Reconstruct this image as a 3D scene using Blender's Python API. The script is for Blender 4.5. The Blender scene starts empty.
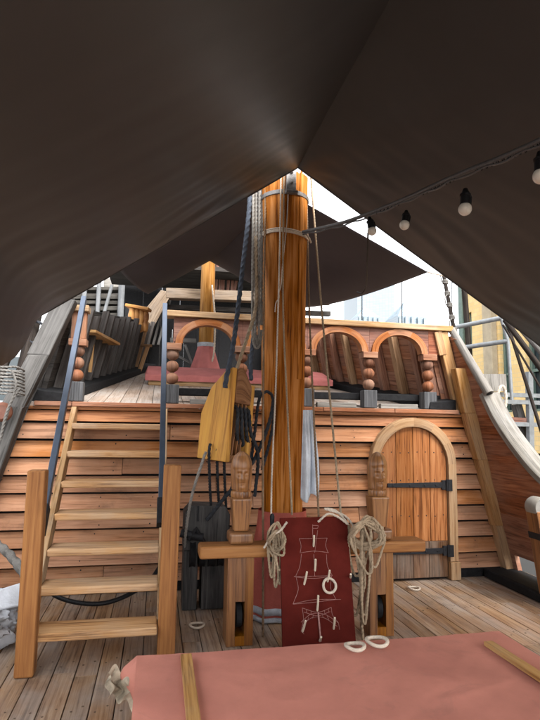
import bpy, bmesh, math, random
from mathutils import Vector as V, Matrix, noise
R = random.Random(7)
sc = bpy.context.scene
col = sc.collection
PI = math.pi

# ------------------------------------------------------------------ camera
FPX = 540.0
yaw, pit, rol = math.radians(11.64), math.radians(6.76), math.radians(0.9)
EYE = V((0, 0, 1.6))
cf = V((math.sin(yaw)*math.cos(pit), math.cos(yaw)*math.cos(pit), math.sin(pit)))
cr0 = V((math.cos(yaw), -math.sin(yaw), 0))
cu0 = cr0.cross(cf)
cr = cr0*math.cos(rol) + cu0*math.sin(rol)
cu = -cr0*math.sin(rol) + cu0*math.cos(rol)
cam = bpy.data.objects.new('camera', bpy.data.cameras.new('camera'))
col.objects.link(cam)
m = Matrix((cr, cu, -cf)).transposed().to_4x4()
m.translation = EYE
cam.matrix_world = m
cam.data.sensor_fit = 'VERTICAL'
cam.data.sensor_height = 24
cam.data.lens = 18
cam.data.clip_end = 5000
cam.data.clip_start = 0.05
sc.camera = cam

def ray(x, y):
    return cf*FPX + cr*(x-270) + cu*(360-y)
def at(x, y, Y):                       # photo point -> point at distance Y down the ship
    d = ray(x, y)
    return EYE + d*(Y/d.y)
def hit(x, y, p, n):
    d = ray(x, y)
    return EYE + d*((p-EYE).dot(n)/d.dot(n))

# ------------------------------------------------------------------ mesh builder
class MB:
    def __init__(s):
        s.v, s.f, s.uv = [], [], []
        s.alt = []
    def stud(s, c, nrm, r, h=.004, n=8):
        # small nail or plug head, drawn with the second material
        k = len(s.f)
        s.lathe([(r, -.004), (r, h*.6), (r*.6, h), (.0004, h)], c, n, nrm)
        s.alt += list(range(k, len(s.f)))
    def quad(s, pts, uvs=None):
        i = len(s.v)
        s.v += [V(p) for p in pts]
        s.f.append(tuple(range(i, i+len(pts))))
        s.uv.append(uvs or [(0, 0)]*len(pts))
    def hexa(s, b, t, ulen=None):
        # b: 4 bottom points (start end), t: 4 top points (end end); grain runs b->t
        i = len(s.v)
        s.v += [V(p) for p in b] + [V(p) for p in t]
        L = sum(((V(t[k])-V(b[k])).length for k in range(4)))/4
        o, q = R.random()*40, R.random()*40
        w = [0]
        for k in range(4):
            w.append(w[-1] + (V(b[(k+1) % 4])-V(b[k])).length)
        s.f.append((i+3, i+2, i+1, i)); s.uv.append([(o, q), (o+w[1]*.3, q), (o+w[1]*.3, q+w[1]), (o, q+w[1])])
        s.f.append((i+4, i+5, i+6, i+7)); s.uv.append([(o, q), (o+w[1]*.3, q), (o+w[1]*.3, q+w[1]), (o, q+w[1])])
        for k in range(4):
            k2 = (k+1) % 4
            s.f.append((i+k, i+k2, i+4+k2, i+4+k))
            s.uv.append([(o, q+w[k]), (o, q+w[k+1]), (o+L, q+w[k+1]), (o+L, q+w[k])])
        return s
    def bar(s, p0, p1, w, h, up=(0, 0, 1), w1=None, h1=None):
        p0, p1, up = V(p0), V(p1), V(up)
        d = (p1-p0).normalized()
        x = d.cross(up).normalized()
        y = x.cross(d).normalized()
        w1 = w if w1 is None else w1
        h1 = h if h1 is None else h1
        b = [p0+x*a*w/2+y*c*h/2 for a, c in ((-1, -1), (1, -1), (1, 1), (-1, 1))]
        t = [p1+x*a*w1/2+y*c*h1/2 for a, c in ((-1, -1), (1, -1), (1, 1), (-1, 1))]
        return s.hexa(b, t)
    def box(s, x0, x1, y0, y1, z0, z1, ax=None):
        dx, dy, dz = x1-x0, y1-y0, z1-z0
        if ax is None:
            ax = 'x' if dx >= max(dy, dz) else ('y' if dy >= dz else 'z')
        if ax == 'x':
            b = [(x0, y0, z0), (x0, y0, z1), (x0, y1, z1), (x0, y1, z0)]
            t = [(x1, y0, z0), (x1, y0, z1), (x1, y1, z1), (x1, y1, z0)]
        elif ax == 'y':
            b = [(x0, y0, z0), (x1, y0, z0), (x1, y0, z1), (x0, y0, z1)]
            t = [(x0, y1, z0), (x1, y1, z0), (x1, y1, z1), (x0, y1, z1)]
        else:
            b = [(x0, y0, z0), (x0, y1, z0), (x1, y1, z0), (x1, y0, z0)]
            t = [(x0, y0, z1), (x0, y1, z1), (x1, y1, z1), (x1, y0, z1)]
        return s.hexa(b, t)
    def grid(s, fn, nu, nv, us=1.0, vs=1.0, wrap=False):
        i = len(s.v)
        for a in range(nu+1):
            for b in range(nv+1):
                s.v.append(V(fn(a/nu, b/nv)))
        for a in range(nu):
            for b in range(nv):
                k = i+a*(nv+1)+b
                s.f.append((k, k+nv+1, k+nv+2, k+1))
                s.uv.append([(a/nu*us, b/nv*vs), ((a+1)/nu*us, b/nv*vs), ((a+1)/nu*us, (b+1)/nv*vs), (a/nu*us, (b+1)/nv*vs)])
        return s
    def ring_stack(s, rings, closed_ends=True, loop=False):
        i = len(s.v)
        n = len(rings[0])
        o, q = R.random()*40, R.random()*40
        L = [0]
        for k in range(1, len(rings)):
            L.append(L[-1] + (rings[k][0]-rings[k-1][0]).length)
        per = sum((rings[0][(j+1) % n]-rings[0][j]).length for j in range(n))
        for r_ in rings:
            s.v += r_
        m_ = len(rings)
        for k in range(m_ if loop else m_-1):
            k2 = (k+1) % m_
            l1 = L[k+1] if k+1 < m_ else L[k]+.01
            for j in range(n):
                j2 = (j+1) % n
                s.f.append((i+k*n+j, i+k*n+j2, i+k2*n+j2, i+k2*n+j))
                s.uv.append([(o+L[k], q+per*j/n), (o+L[k], q+per*(j+1)/n), (o+l1, q+per*(j+1)/n), (o+l1, q+per*j/n)])
        if closed_ends and not loop:
            s.f.append(tuple(i+j for j in reversed(range(n)))); s.uv.append([(o+.02*math.cos(6.28*j/n), q+.02*math.sin(6.28*j/n)) for j in range(n)])
            s.f.append(tuple(i+(m_-1)*n+j for j in range(n))); s.uv.append([(o+.02*math.cos(6.28*j/n), q+.02*math.sin(6.28*j/n)) for j in range(n)])
        return s
    def tube(s, pts, r, n=10, lobes=0, twist=0, loop=False):
        pts = [V(p) for p in pts]
        m_ = len(pts)
        rr = r if isinstance(r, (list, tuple)) else [r]*m_
        T = []
        for k in range(m_):
            a = pts[k-1] if (k > 0 or loop) else pts[k]
            b = pts[(k+1) % m_] if (k < m_-1 or loop) else pts[k]
            T.append((b-a).normalized())
        ref = V((0, 0, 1)) if abs(T[0].z) < .9 else V((1, 0, 0))
        x = T[0].cross(ref).normalized()
        rings = []
        acc = 0
        for k in range(m_):
            if k:
                x = (x - T[k]*x.dot(T[k])).normalized()
                acc += (pts[k]-pts[k-1]).length
            y = T[k].cross(x)
            ph = acc*twist
            ring = []
            for j in range(n):
                th = 2*PI*j/n
                q = rr[k]*(1 if not lobes else (.66+.40*abs(math.cos(lobes*(th-ph)/2))))
                ring.append(pts[k]+x*q*math.cos(th)+y*q*math.sin(th))
            rings.append(ring)
        return s.ring_stack(rings, True, loop)
    def lathe(s, prof, o, n=28, axis=(0, 0, 1), sq=0):
        o = V(o); a = V(axis).normalized()
        x = a.cross(V((0, 1, 0)) if abs(a.y) < .9 else V((1, 0, 0))).normalized()
        y = a.cross(x)
        rings = []
        for r_, z in prof:
            rings.append([o+a*z+(x*math.cos(2*PI*j/n)+y*math.sin(2*PI*j/n))*r_ for j in range(n)])
        return s.ring_stack(rings)
    def torus(s, c, nrm, R0, r, n=28, k=8, sx=1.0):
        nrm = V(nrm).normalized()
        x = nrm.cross(V((0, 0, 1)) if abs(nrm.z) < .9 else V((1, 0, 0))).normalized()
        y = nrm.cross(x)
        return s.tube([V(c)+x*R0*sx*math.cos(2*PI*j/n)+y*R0*math.sin(2*PI*j/n) for j in range(n)], r, k, loop=True)
    def prism(s, poly, ext):
        # convex polygon of 3D points extruded by ext
        poly = [V(p) for p in poly]; ext = V(ext)
        i = len(s.v); n = len(poly)
        o, q = R.random()*40, R.random()*40
        s.v += poly + [p+ext for p in poly]
        a = (poly[1]-poly[0]).normalized()
        nn = (poly[1]-poly[0]).cross(poly[2]-poly[1]).normalized()
        b = nn.cross(a)
        fu = lambda p: (o+(p-poly[0]).dot(b), q+(p-poly[0]).dot(a))
        s.f.append(tuple(i+j for j in reversed(range(n)))); s.uv.append([fu(poly[j]) for j in reversed(range(n))])
        s.f.append(tuple(i+n+j for j in range(n))); s.uv.append([fu(p) for p in poly])
        for j in range(n):
            j2 = (j+1) % n
            s.f.append((i+j, i+j2, i+n+j2, i+n+j))
            u0, u1 = fu(poly[j]), fu(poly[j2])
            s.uv.append([u0, u1, (u1[0], u1[1]+ext.length), (u0[0], u0[1]+ext.length)])
        return s
    def build(s, name, mat, parent=None, smooth=False, bevel=0, sub=0, seg=2, weld=False, mat2=None):
        off = V((0, 0, 0))
        p = parent
        while p is not None:
            off += p.location
            p = p.parent
        me = bpy.data.meshes.new(name)
        me.from_pydata([tuple(v-off) for v in s.v], [], s.f)
        ul = me.uv_layers.new(name='UVMap')
        k = 0
        for uvs in s.uv:
            for c in uvs:
                ul.data[k].uv = c
                k += 1
        bm = bmesh.new(); bm.from_mesh(me)
        if weld:
            bmesh.ops.remove_doubles(bm, verts=bm.verts, dist=.0004)
            inner = [f for f in bm.faces if all(len(e.link_faces) > 2 for e in f.edges)]
            bmesh.ops.delete(bm, geom=inner, context='FACES_ONLY')
        bmesh.ops.recalc_face_normals(bm, faces=bm.faces)
        bm.to_mesh(me); bm.free()
        me.materials.append(mat)
        if mat2:
            me.materials.append(mat2)
            for k in s.alt: me.polygons[k].material_index = 1
        if smooth:
            me.polygons.foreach_set('use_smooth', [True]*len(me.polygons))
        o = bpy.data.objects.new(name, me)
        col.objects.link(o)
        if parent is not None:
            o.parent = parent
        if bevel:
            b = o.modifiers.new('bevel', 'BEVEL')
            b.width = bevel; b.segments = seg; b.limit_method = 'ANGLE'; b.angle_limit = math.radians(40)
        if smooth and not sub:
            try:
                me.set_sharp_from_angle(angle=math.radians(45))
            except Exception:
                pass
        return o

def tag(o, label=None, cat=None, group=None, kind=None):
    if label: o['label'] = label
    if cat: o['category'] = cat
    if group: o['group'] = group
    if kind: o['kind'] = kind
    return o
def thing(name, loc, label, cat, group=None):
    o = bpy.data.objects.new(name, None)
    o.empty_display_size = .1
    col.objects.link(o); o.location = V(loc)
    return tag(o, label, cat, group)
def smooth_path(pts, step):
    P = [V(p) for p in pts]
    if len(P) == 2:
        n = max(2, int((P[1]-P[0]).length/step))
        return [P[0].lerp(P[1], k/n) for k in range(n+1)]
    P = [P[0]*2-P[1]] + P + [P[-1]*2-P[-2]]
    out = []
    for i in range(1, len(P)-2):
        a, b, c, d = P[i-1:i+3]
        n = max(2, int((c-b).length/step))
        for k in range(n):
            t = k/n
            out.append(.5*((2*b)+(c-a)*t+(2*a-5*b+4*c-d)*t*t+(3*b-a-3*c+d)*t**3))
    out.append(P[-2])
    return out
def add_rope(mb, pts, r, loop=False):
    path = smooth_path(pts, max(.0045, r*.45))
    mb.tube(path, r, 12, 3, 1/(r*1.5))
def rope(label, pts, r, mat, group=None, name='rope', cat='rope'):
    mb = MB(); add_rope(mb, pts, r)
    return tag(mb.build(name, mat, smooth=True), label, cat, group)

# ------------------------------------------------------------------ materials
def newmat(name):
    mt = bpy.data.materials.new(name); mt.use_nodes = True
    nt = mt.node_tree
    return mt, nt, nt.nodes['Principled BSDF'], (lambda t, **k: mk(nt, t, **k))
def mk(nt, t, **k):
    n = nt.nodes.new(t)
    for a, b in k.items():
        if a.startswith('i_'):
            n.inputs[int(a[2:]) if a[2:].isdigit() else a[2:]].default_value = b
        else:
            setattr(n, a, b)
    return n
def ramp(nt, stops):
    n = nt.nodes.new('ShaderNodeValToRGB')
    e = n.color_ramp.elements
    while len(e) < len(stops): e.new(.5)
    for k, (p, c) in enumerate(stops):
        e[k].position = p
        e[k].color = (*c, 1) if len(c) == 3 else c
    return n
def mix(nt, fac, a, b, mode='MIX'):
    n = nt.nodes.new('ShaderNodeMix'); n.data_type = 'RGBA'; n.blend_type = mode
    L = nt.links
    for sock, v in ((n.inputs[0], fac), (n.inputs[6], a), (n.inputs[7], b)):
        if hasattr(v, 'links') or hasattr(v, 'is_linked'): L.new(v, sock)
        elif isinstance(v, (int, float)): sock.default_value = v
        else: sock.default_value = (*v, 1)
    return n.outputs[2]
def math_(nt, op, a, b=None):
    n = nt.nodes.new('ShaderNodeMath'); n.operation = op
    for k, v in enumerate((a, b)):
        if v is None: continue
        if isinstance(v, (int, float)): n.inputs[k].default_value = v
        else: nt.links.new(v, n.inputs[k])
    return n.outputs[0]

def wood(name, base, dark, light, var=.3, wear=(.3, .28, .26), wearamt=.0, rough=.55, gs=1.0, bump=.6, streak=.75, spec=.10, knots=.6, con=1.0, patch=None):
    mt, nt, P, N = newmat(name)
    def warm(c):
        if c[0] < 1.7*c[2]: return c
        l = .3*c[0]+.6*c[1]+.1*c[2]
        return tuple(max(.004, l+(x-l)*1.12) for x in c)
    base, dark, light = warm(base), warm(dark), warm(light)
    L = nt.links
    uv = N('ShaderNodeTexCoord'); geo = N('ShaderNodeNewGeometry'); oi = N('ShaderNodeObjectInfo')
    seed = math_(nt, 'ADD', math_(nt, 'MULTIPLY', geo.outputs['Random Per Island'], 37.0), math_(nt, 'MULTIPLY', oi.outputs['Random'], 91.0))
    cmb = N('ShaderNodeCombineXYZ'); L.new(seed, cmb.inputs[2])
    def mapped(sx, sy):
        mp = N('ShaderNodeMapping'); mp.inputs['Scale'].default_value = (sx, sy, 1)
        L.new(uv.outputs['UV'], mp.inputs['Vector'])
        ad = N('ShaderNodeVectorMath', operation='ADD'); L.new(mp.outputs[0], ad.inputs[0]); L.new(cmb.outputs[0], ad.inputs[1])
        return ad.outputs[0]
    def nz(vec, scale, det, ro=.55, dis=0.0):
        n = N('ShaderNodeTexNoise'); n.inputs['Scale'].default_value = scale; n.inputs['Detail'].default_value = det
        n.inputs['Roughness'].default_value = ro; n.inputs['Distortion'].default_value = dis
        L.new(vec, n.inputs['Vector']); return n.outputs['Fac']
    fine = nz(mapped(2.2*gs, 60*gs), 1, 8, .62, .5)
    broad = nz(mapped(.9*gs, 13*gs), 1, 4, .5, 1.2)
    blot = nz(mapped(1.7, 3.2), 1, 5, .6, .4)
    g = math_(nt, 'ADD', math_(nt, 'MULTIPLY', fine, .55), math_(nt, 'MULTIPLY', broad, .45))
    rp = ramp(nt, [(.5-.135*con, dark), (.49, base), (.5+.14*con, light)])
    L.new(g, rp.inputs[0])
    c = rp.outputs[0]
    # darker late-wood lines
    ln = ramp(nt, [(.36, (1, 1, 1)), (.43, (0, 0, 0))]); L.new(fine, ln.inputs[0])
    c = mix(nt, math_(nt, 'MULTIPLY', ln.outputs[0], streak), c, dark)
    if knots:
        vo = N('ShaderNodeTexVoronoi'); vo.inputs['Scale'].default_value = 1
        L.new(mapped(1.6, 6.5), vo.inputs['Vector'])
        kr = ramp(nt, [(.03, (1, 1, 1)), (.13, (0, 0, 0))]); L.new(vo.outputs['Distance'], kr.inputs[0])
        c = mix(nt, math_(nt, 'MULTIPLY', kr.outputs[0], knots), c, tuple(x*.55 for x in dark))
    # board to board variation
    hs = N('ShaderNodeHueSaturation')
    rnd = geo.outputs['Random Per Island']
    L.new(math_(nt, 'ADD', math_(nt, 'MULTIPLY', rnd, var), 1-var/2), hs.inputs['Value'])
    r2 = math_(nt, 'FRACT', math_(nt, 'MULTIPLY', rnd, 17.3))
    L.new(math_(nt, 'ADD', math_(nt, 'MULTIPLY', r2, .24), .86), hs.inputs['Saturation'])
    L.new(c, hs.inputs['Color']); c = hs.outputs[0]
    if wearamt:
        wr = ramp(nt, [(.42, (0, 0, 0)), (.66, (1, 1, 1))]); L.new(blot, wr.inputs[0])
        wcol = mix(nt, fine, tuple(x*.6 for x in wear), tuple(min(1, x*1.35) for x in wear))
        c = mix(nt, math_(nt, 'MULTIPLY', wr.outputs[0], wearamt), c, wcol)
    if patch:
        pn = N('ShaderNodeTexNoise'); pn.inputs['Scale'].default_value = 1.1; pn.inputs['Detail'].default_value = 6; pn.inputs['Roughness'].default_value = .6
        L.new(uv.outputs['Object'], pn.inputs['Vector'])
        pr = ramp(nt, [(.47, (0, 0, 0)), (.62, (1, 1, 1))]); L.new(pn.outputs[0], pr.inputs[0])
        c = mix(nt, math_(nt, 'MULTIPLY', pr.outputs[0], .4), c, mix(nt, fine, tuple(x*.5 for x in patch), tuple(x*1.4 for x in patch)))
        sp = N('ShaderNodeTexNoise'); sp.inputs['Scale'].default_value = 2.6; sp.inputs['Detail'].default_value = 9; sp.inputs['Roughness'].default_value = .7
        L.new(uv.outputs['Object'], sp.inputs['Vector'])
        s2 = ramp(nt, [(.55, (0, 0, 0)), (.72, (1, 1, 1))]); L.new(sp.outputs[0], s2.inputs[0])
        c = mix(nt, math_(nt, 'MULTIPLY', s2.outputs[0], .5), c, (.05, .042, .036))
    L.new(c, P.inputs['Base Color'])
    L.new(math_(nt, 'ADD', math_(nt, 'MULTIPLY', blot, .35), rough-.17), P.inputs['Roughness'])
    P.inputs['Specular IOR Level'].default_value = spec
    bp = N('ShaderNodeBump'); bp.inputs['Strength'].default_value = bump; bp.inputs['Distance'].default_value = .006
    L.new(g, bp.inputs['Height']); L.new(bp.outputs[0], P.inputs['Normal'])
    return mt

def cloth(name, base, var=.2, fine=700, bump=.15, big=3.0, rough=.85, trans=0, stain=None, creases=0, spec=.25):
    mt, nt, P, N = newmat(name); L = nt.links
    tc = N('ShaderNodeTexCoord')
    n1 = N('ShaderNodeTexNoise'); n1.inputs['Scale'].default_value = big; n1.inputs['Detail'].default_value = 6; n1.inputs['Roughness'].default_value = .62
    L.new(tc.outputs['Object'], n1.inputs['Vector'])
    n2 = N('ShaderNodeTexNoise'); n2.inputs['Scale'].default_value = fine; n2.inputs['Detail'].default_value = 2
    L.new(tc.outputs['Object'], n2.inputs['Vector'])
    a = tuple(x*(1-var) for x in base); b = tuple(min(1, x*(1+var)) for x in base)
    rp = ramp(nt, [(.3, a), (.7, b)]); L.new(n1.outputs[0], rp.inputs[0])
    c = mix(nt, .12, rp.outputs[0], n2.outputs['Color'], 'OVERLAY')
    if stain:
        n3 = N('ShaderNodeTexNoise'); n3.inputs['Scale'].default_value = 1.7; n3.inputs['Detail'].default_value = 8; n3.inputs['Distortion'].default_value = 1.5
        L.new(tc.outputs['Object'], n3.inputs['Vector'])
        sr = ramp(nt, [(.52, (0, 0, 0)), (.68, (1, 1, 1))]); L.new(n3.outputs[0], sr.inputs[0])
        c = mix(nt, math_(nt, 'MULTIPLY', sr.outputs[0], .45), c, stain)
    L.new(c, P.inputs['Base Color']); P.inputs['Roughness'].default_value = rough
    P.inputs['Specular IOR Level'].default_value = spec
    h = math_(nt, 'ADD', math_(nt, 'MULTIPLY', n2.outputs[0], .15), n1.outputs[0])
    if creases:
        n4 = N('ShaderNodeTexNoise'); n4.inputs['Scale'].default_value = 7; n4.inputs['Detail'].default_value = 5; n4.inputs['Distortion'].default_value = 1.0
        L.new(tc.outputs['Object'], n4.inputs['Vector'])
        h = math_(nt, 'ADD', h, math_(nt, 'MULTIPLY', n4.outputs[0], creases))
    bp = N('ShaderNodeBump'); bp.inputs['Strength'].default_value = bump; bp.inputs['Distance'].default_value = .02
    L.new(h, bp.inputs['Height']); L.new(bp.outputs[0], P.inputs['Normal'])
    if trans:
        tr = N('ShaderNodeBsdfTranslucent'); tr.inputs['Color'].default_value = (*[min(1, x*1.6) for x in base], 1)
        ms = N('ShaderNodeMixShader'); ms.inputs[0].default_value = trans
        out = nt.nodes['Material Output']
        L.new(P.outputs[0], ms.inputs[1]); L.new(tr.outputs[0], ms.inputs[2]); L.new(ms.outputs[0], out.inputs[0])
    return mt

def plain(name, base, rough=.5, metal=0, var=.2, scale=12, bump=.1, spec=.5):
    mt, nt, P, N = newmat(name); L = nt.links
    tc = N('ShaderNodeTexCoord')
    n1 = N('ShaderNodeTexNoise'); n1.inputs['Scale'].default_value = scale; n1.inputs['Detail'].default_value = 7; n1.inputs['Roughness'].default_value = .65
    L.new(tc.outputs['Object'], n1.inputs['Vector'])
    rp = ramp(nt, [(.3, tuple(x*(1-var) for x in base)), (.7, tuple(min(1, x*(1+var)) for x in base))]); L.new(n1.outputs[0], rp.inputs[0])
    L.new(rp.outputs[0], P.inputs['Base Color'])
    L.new(math_(nt, 'ADD', math_(nt, 'MULTIPLY', n1.outputs[0], .3), rough-.15), P.inputs['Roughness'])
    P.inputs['Metallic'].default_value = metal
    P.inputs['Specular IOR Level'].default_value = spec
    bp = N('ShaderNodeBump'); bp.inputs['Strength'].default_value = bump; bp.inputs['Distance'].default_value = .01
    L.new(n1.outputs[0], bp.inputs['Height']); L.new(bp.outputs[0], P.inputs['Normal'])
    return mt

def ropemat(name, base, var=.35):
    mt, nt, P, N = newmat(name); L = nt.links
    tc = N('ShaderNodeTexCoord')
    mp = N('ShaderNodeMapping'); mp.inputs['Scale'].default_value = (60, 300, 1); L.new(tc.outputs['UV'], mp.inputs[0])
    n1 = N('ShaderNodeTexNoise'); n1.inputs['Scale'].default_value = 1; n1.inputs['Detail'].default_value = 4
    L.new(mp.outputs[0], n1.inputs['Vector'])
    n2 = N('ShaderNodeTexNoise'); n2.inputs['Scale'].default_value = 9; n2.inputs['Detail'].default_value = 4
    L.new(tc.outputs['Object'], n2.inputs['Vector'])
    f = math_(nt, 'ADD', math_(nt, 'MULTIPLY', n1.outputs[0], .5), math_(nt, 'MULTIPLY', n2.outputs[0], .5))
    rp = ramp(nt, [(.35, tuple(x*(1-var) for x in base)), (.65, tuple(min(1, x*(1+var)) for x in base))]); L.new(f, rp.inputs[0])
    L.new(rp.outputs[0], P.inputs['Base Color']); P.inputs['Roughness'].default_value = .9; P.inputs['Specular IOR Level'].default_value = .15
    bp = N('ShaderNodeBump'); bp.inputs['Strength'].default_value = .4; bp.inputs['Distance'].default_value = .003
    L.new(n1.outputs[0], bp.inputs['Height']); L.new(bp.outputs[0], P.inputs['Normal'])
    return mt

M = {}
M['clap'] = wood('clapboard_wood', (0.340, 0.160, 0.082), (0.150, 0.065, 0.031), (0.440, 0.235, 0.135), var=.35, wear=(.38, .25, .175), wearamt=.35, rough=.65, patch=(.22, .10, .052), con=1.25, streak=.5)
M['band'] = wood('varnished_band_wood', (0.260, 0.100, 0.036), (0.140, 0.048, 0.015), (0.330, 0.150, 0.060), var=.2, rough=.42)
M['edge'] = wood('deck_edge_wood', (0.250, 0.100, 0.052), (0.130, 0.050, 0.024), (0.320, 0.150, 0.090), var=.25, wear=(.4, .3, .24), wearamt=.3)
M['mast'] = wood('mast_pine', (0.280, 0.108, 0.038), (0.095, 0.032, 0.013), (0.430, 0.205, 0.095), var=.1, rough=.55, gs=.75, streak=.75, bump=.5, knots=.9, con=.7)
M['mizzen'] = wood('mizzen_pine', (0.220, 0.115, 0.048), (0.110, 0.048, 0.018), (0.310, 0.180, 0.085), var=.1, rough=.45, gs=.8)
M['post'] = wood('oiled_post_oak', (0.250, 0.094, 0.016), (0.155, 0.052, 0.008), (0.330, 0.140, 0.032), var=.15, rough=.42, gs=.8, streak=.3, knots=.25)
M['bitt'] = wood('carved_oak', (0.175, 0.066, 0.015), (0.065, 0.022, 0.005), (0.250, 0.110, 0.032), var=.03, rough=.38, gs=.9, streak=.4, knots=.35, spec=.5)
M['bitthead'] = wood('carved_head_oak', (0.240, 0.092, 0.019), (0.085, 0.029, 0.006), (0.320, 0.145, 0.040), var=.05, rough=.36, gs=.9, streak=.4, knots=.3, spec=.45)
M['tread'] = wood('worn_tread_wood', (0.430, 0.215, 0.072), (0.180, 0.080, 0.024), (0.530, 0.310, 0.135), var=.2, wear=(.46, .37, .28), wearamt=.45, rough=.55)
M['pale'] = wood('pale_rail_wood', (0.290, 0.165, 0.070), (0.150, 0.080, 0.030), (0.380, 0.245, 0.120), var=.2, wear=(.42, .36, .29), wearamt=.4, rough=.6)
M['beamq'] = wood('poop_beam_wood', (.17, .12, .08), (.08, .055, .036), (.25, .19, .135), var=.2, rough=.75, wear=(.2, .18, .16), wearamt=.4, spec=.12)
M['basegrey'] = wood('grey_painted_base', (.075, .077, .082), (.035, .036, .038), (.13, .132, .136), var=.2, rough=.7, spec=.15)
M['capgrey'] = wood('grey_rail_timber', (0.150, 0.137, 0.120), (0.070, 0.063, 0.056), (0.230, 0.212, 0.190), var=.2, rough=.8, wear=(.25, .24, .23), wearamt=.4, spec=.1)
M['spar'] = wood('black_spar', (.018, .014, .012), (.008, .007, .006), (.035, .029, .025), var=.3, rough=.8, spec=.08)
M['deck'] = wood('deck_planking', (0.235, 0.150, 0.095), (0.105, 0.062, 0.038), (0.330, 0.240, 0.165), var=.42, wear=(.29, .26, .235), wearamt=.6, rough=.6, knots=.2, patch=(.19, .095, .05))
M['qdeck'] = wood('quarterdeck_planking', (0.320, 0.245, 0.195), (0.200, 0.150, 0.115), (0.400, 0.325, 0.270), var=.25, wear=(.44, .41, .38), wearamt=.6, rough=.65, knots=.1)
M['door'] = wood('door_oak', (0.270, 0.118, 0.058), (0.100, 0.040, 0.020), (0.360, 0.185, 0.100), var=.28, rough=.5, knots=.5)
M['doorlow'] = wood('weathered_door_foot', (0.100, 0.055, 0.033), (0.040, 0.022, 0.016), (0.170, 0.100, 0.065), var=.3, rough=.75, wear=(.22, .19, .16), wearamt=.5)
M['frame'] = wood('door_frame_oak', (0.330, 0.185, 0.082), (0.180, 0.085, 0.032), (0.410, 0.250, 0.125), var=.2, wear=(.36, .28, .2), wearamt=.4)
M['arch'] = wood('arch_wood', (0.240, 0.100, 0.050), (0.130, 0.050, 0.024), (0.300, 0.155, 0.085), var=.2, wear=(.36, .28, .22), wearamt=.3)
M['spandrel'] = wood('spandrel_wood', (0.150, 0.060, 0.040), (0.070, 0.027, 0.018), (0.210, 0.100, 0.068), var=.35, wear=(.26, .19, .16), wearamt=.35)
M['ball'] = wood('turned_wood', (0.150, 0.068, 0.042), (0.060, 0.025, 0.016), (0.210, 0.110, 0.075), var=.3, rough=.65, wear=(.24, .17, .13), wearamt=.5)
M['grey'] = wood('weathered_grey_timber', (0.068, 0.064, 0.060), (0.028, 0.026, 0.024), (0.120, 0.113, 0.106), var=.25, rough=.8, streak=.6, wear=(.15, .145, .14), wearamt=.5, spec=.12)
M['palegrey'] = wood('bleached_cap_timber', (0.185, 0.170, 0.148), (0.090, 0.081, 0.070), (0.270, 0.250, 0.222), var=.2, rough=.8, wear=(.30, .29, .275), wearamt=.5, spec=.1)
M['dark'] = wood('dark_tarred_timber', (0.032, 0.027, 0.024), (0.012, 0.010, 0.009), (0.060, 0.053, 0.048), var=.4, rough=.8, wear=(.08, .075, .07), wearamt=.35, spec=.12)
M['ribgrey'] = wood('weathered_rib_timber', (0.060, 0.050, 0.045), (0.024, 0.020, 0.018), (0.110, 0.096, 0.088), var=.6, rough=.8, wear=(.13, .12, .115), wearamt=.45, spec=.1)
M['ribred'] = wood('red_brown_planking', (.22, .095, .055), (.11, .045, .026), (.31, .155, .095), var=.35, rough=.6, wear=(.28, .2, .16), wearamt=.3)
M['riblight'] = wood('light_rib_timber', (0.300, 0.170, 0.085), (0.150, 0.080, 0.040), (0.380, 0.240, 0.140), var=.4, rough=.6)
M['knight'] = wood('black_weathered_block', (0.036, 0.033, 0.032), (0.013, 0.013, 0.013), (0.080, 0.074, 0.070), var=.3, rough=.65, wear=(.10, .094, .09), wearamt=.4, spec=.2)
M['yellow'] = wood('yellow_painted_wood', (0.560, 0.260, 0.013), (0.260, 0.100, 0.007), (0.620, 0.330, 0.025), var=.1, rough=.5, gs=.7, streak=.3, knots=1, wear=(.36, .20, .06), wearamt=.5, spec=.1)
M['blockend'] = wood('block_end_wood', (.20, .088, .036), (.10, .04, .016), (.27, .135, .065), var=.15, rough=.5)
M['batten'] = wood('batten_pine', (0.380, 0.190, 0.052), (0.180, 0.075, 0.018), (0.480, 0.270, 0.090), var=.2, rough=.5, wear=(.42, .33, .22), wearamt=.35)
M['gold'] = wood('golden_carving', (0.360, 0.160, 0.035), (0.170, 0.060, 0.015), (0.450, 0.230, 0.070), var=.2, rough=.4)
M['peg'] = plain('bone_peg', (.62, .52, .40), .5, var=.15)
M['black'] = plain('black_tar', (.012, .012, .013), .75, var=.5, scale=25, bump=.3, spec=.12)
M['iron'] = plain('black_iron', (.014, .014, .016), .6, metal=0, var=.4, scale=40, bump=.3, spec=.2)
M['steel'] = plain('blue_grey_steel', (.052, .068, .098), .42, metal=.35, var=.2, scale=8)
M['galv'] = plain('galvanised_steel', (.19, .205, .215), .55, metal=.2, var=.2, scale=14)
M['brack'] = plain('weathered_bracket', (.16, .15, .145), .5, metal=.5, var=.4, scale=30, bump=.3)
M['red'] = cloth('red_canvas', (.47, .182, .135), var=.12, bump=.35, stain=(.36, .13, .10), creases=.25)
M['redq'] = cloth('faded_red_canvas', (.38, .12, .11), var=.2, bump=.4, creases=.5)
M['coat'] = cloth('mast_coat_canvas', (.38, .085, .062), var=.25, bump=.5, creases=1.0, rough=.6)
M['hem'] = plain('grey_hem_band', (.34, .36, .40), .35, var=.3, scale=20)
M['awn'] = cloth('dark_awning_canvas', (.044, .0465, .049), var=.12, bump=.2, big=1.4, trans=.0, creases=.12, rough=.46, spec=.5)
M['awn2'] = cloth('dark_awning_canvas_aft', (.050, .040, .042), var=.12, bump=.2, big=1.4, creases=.12)
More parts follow.
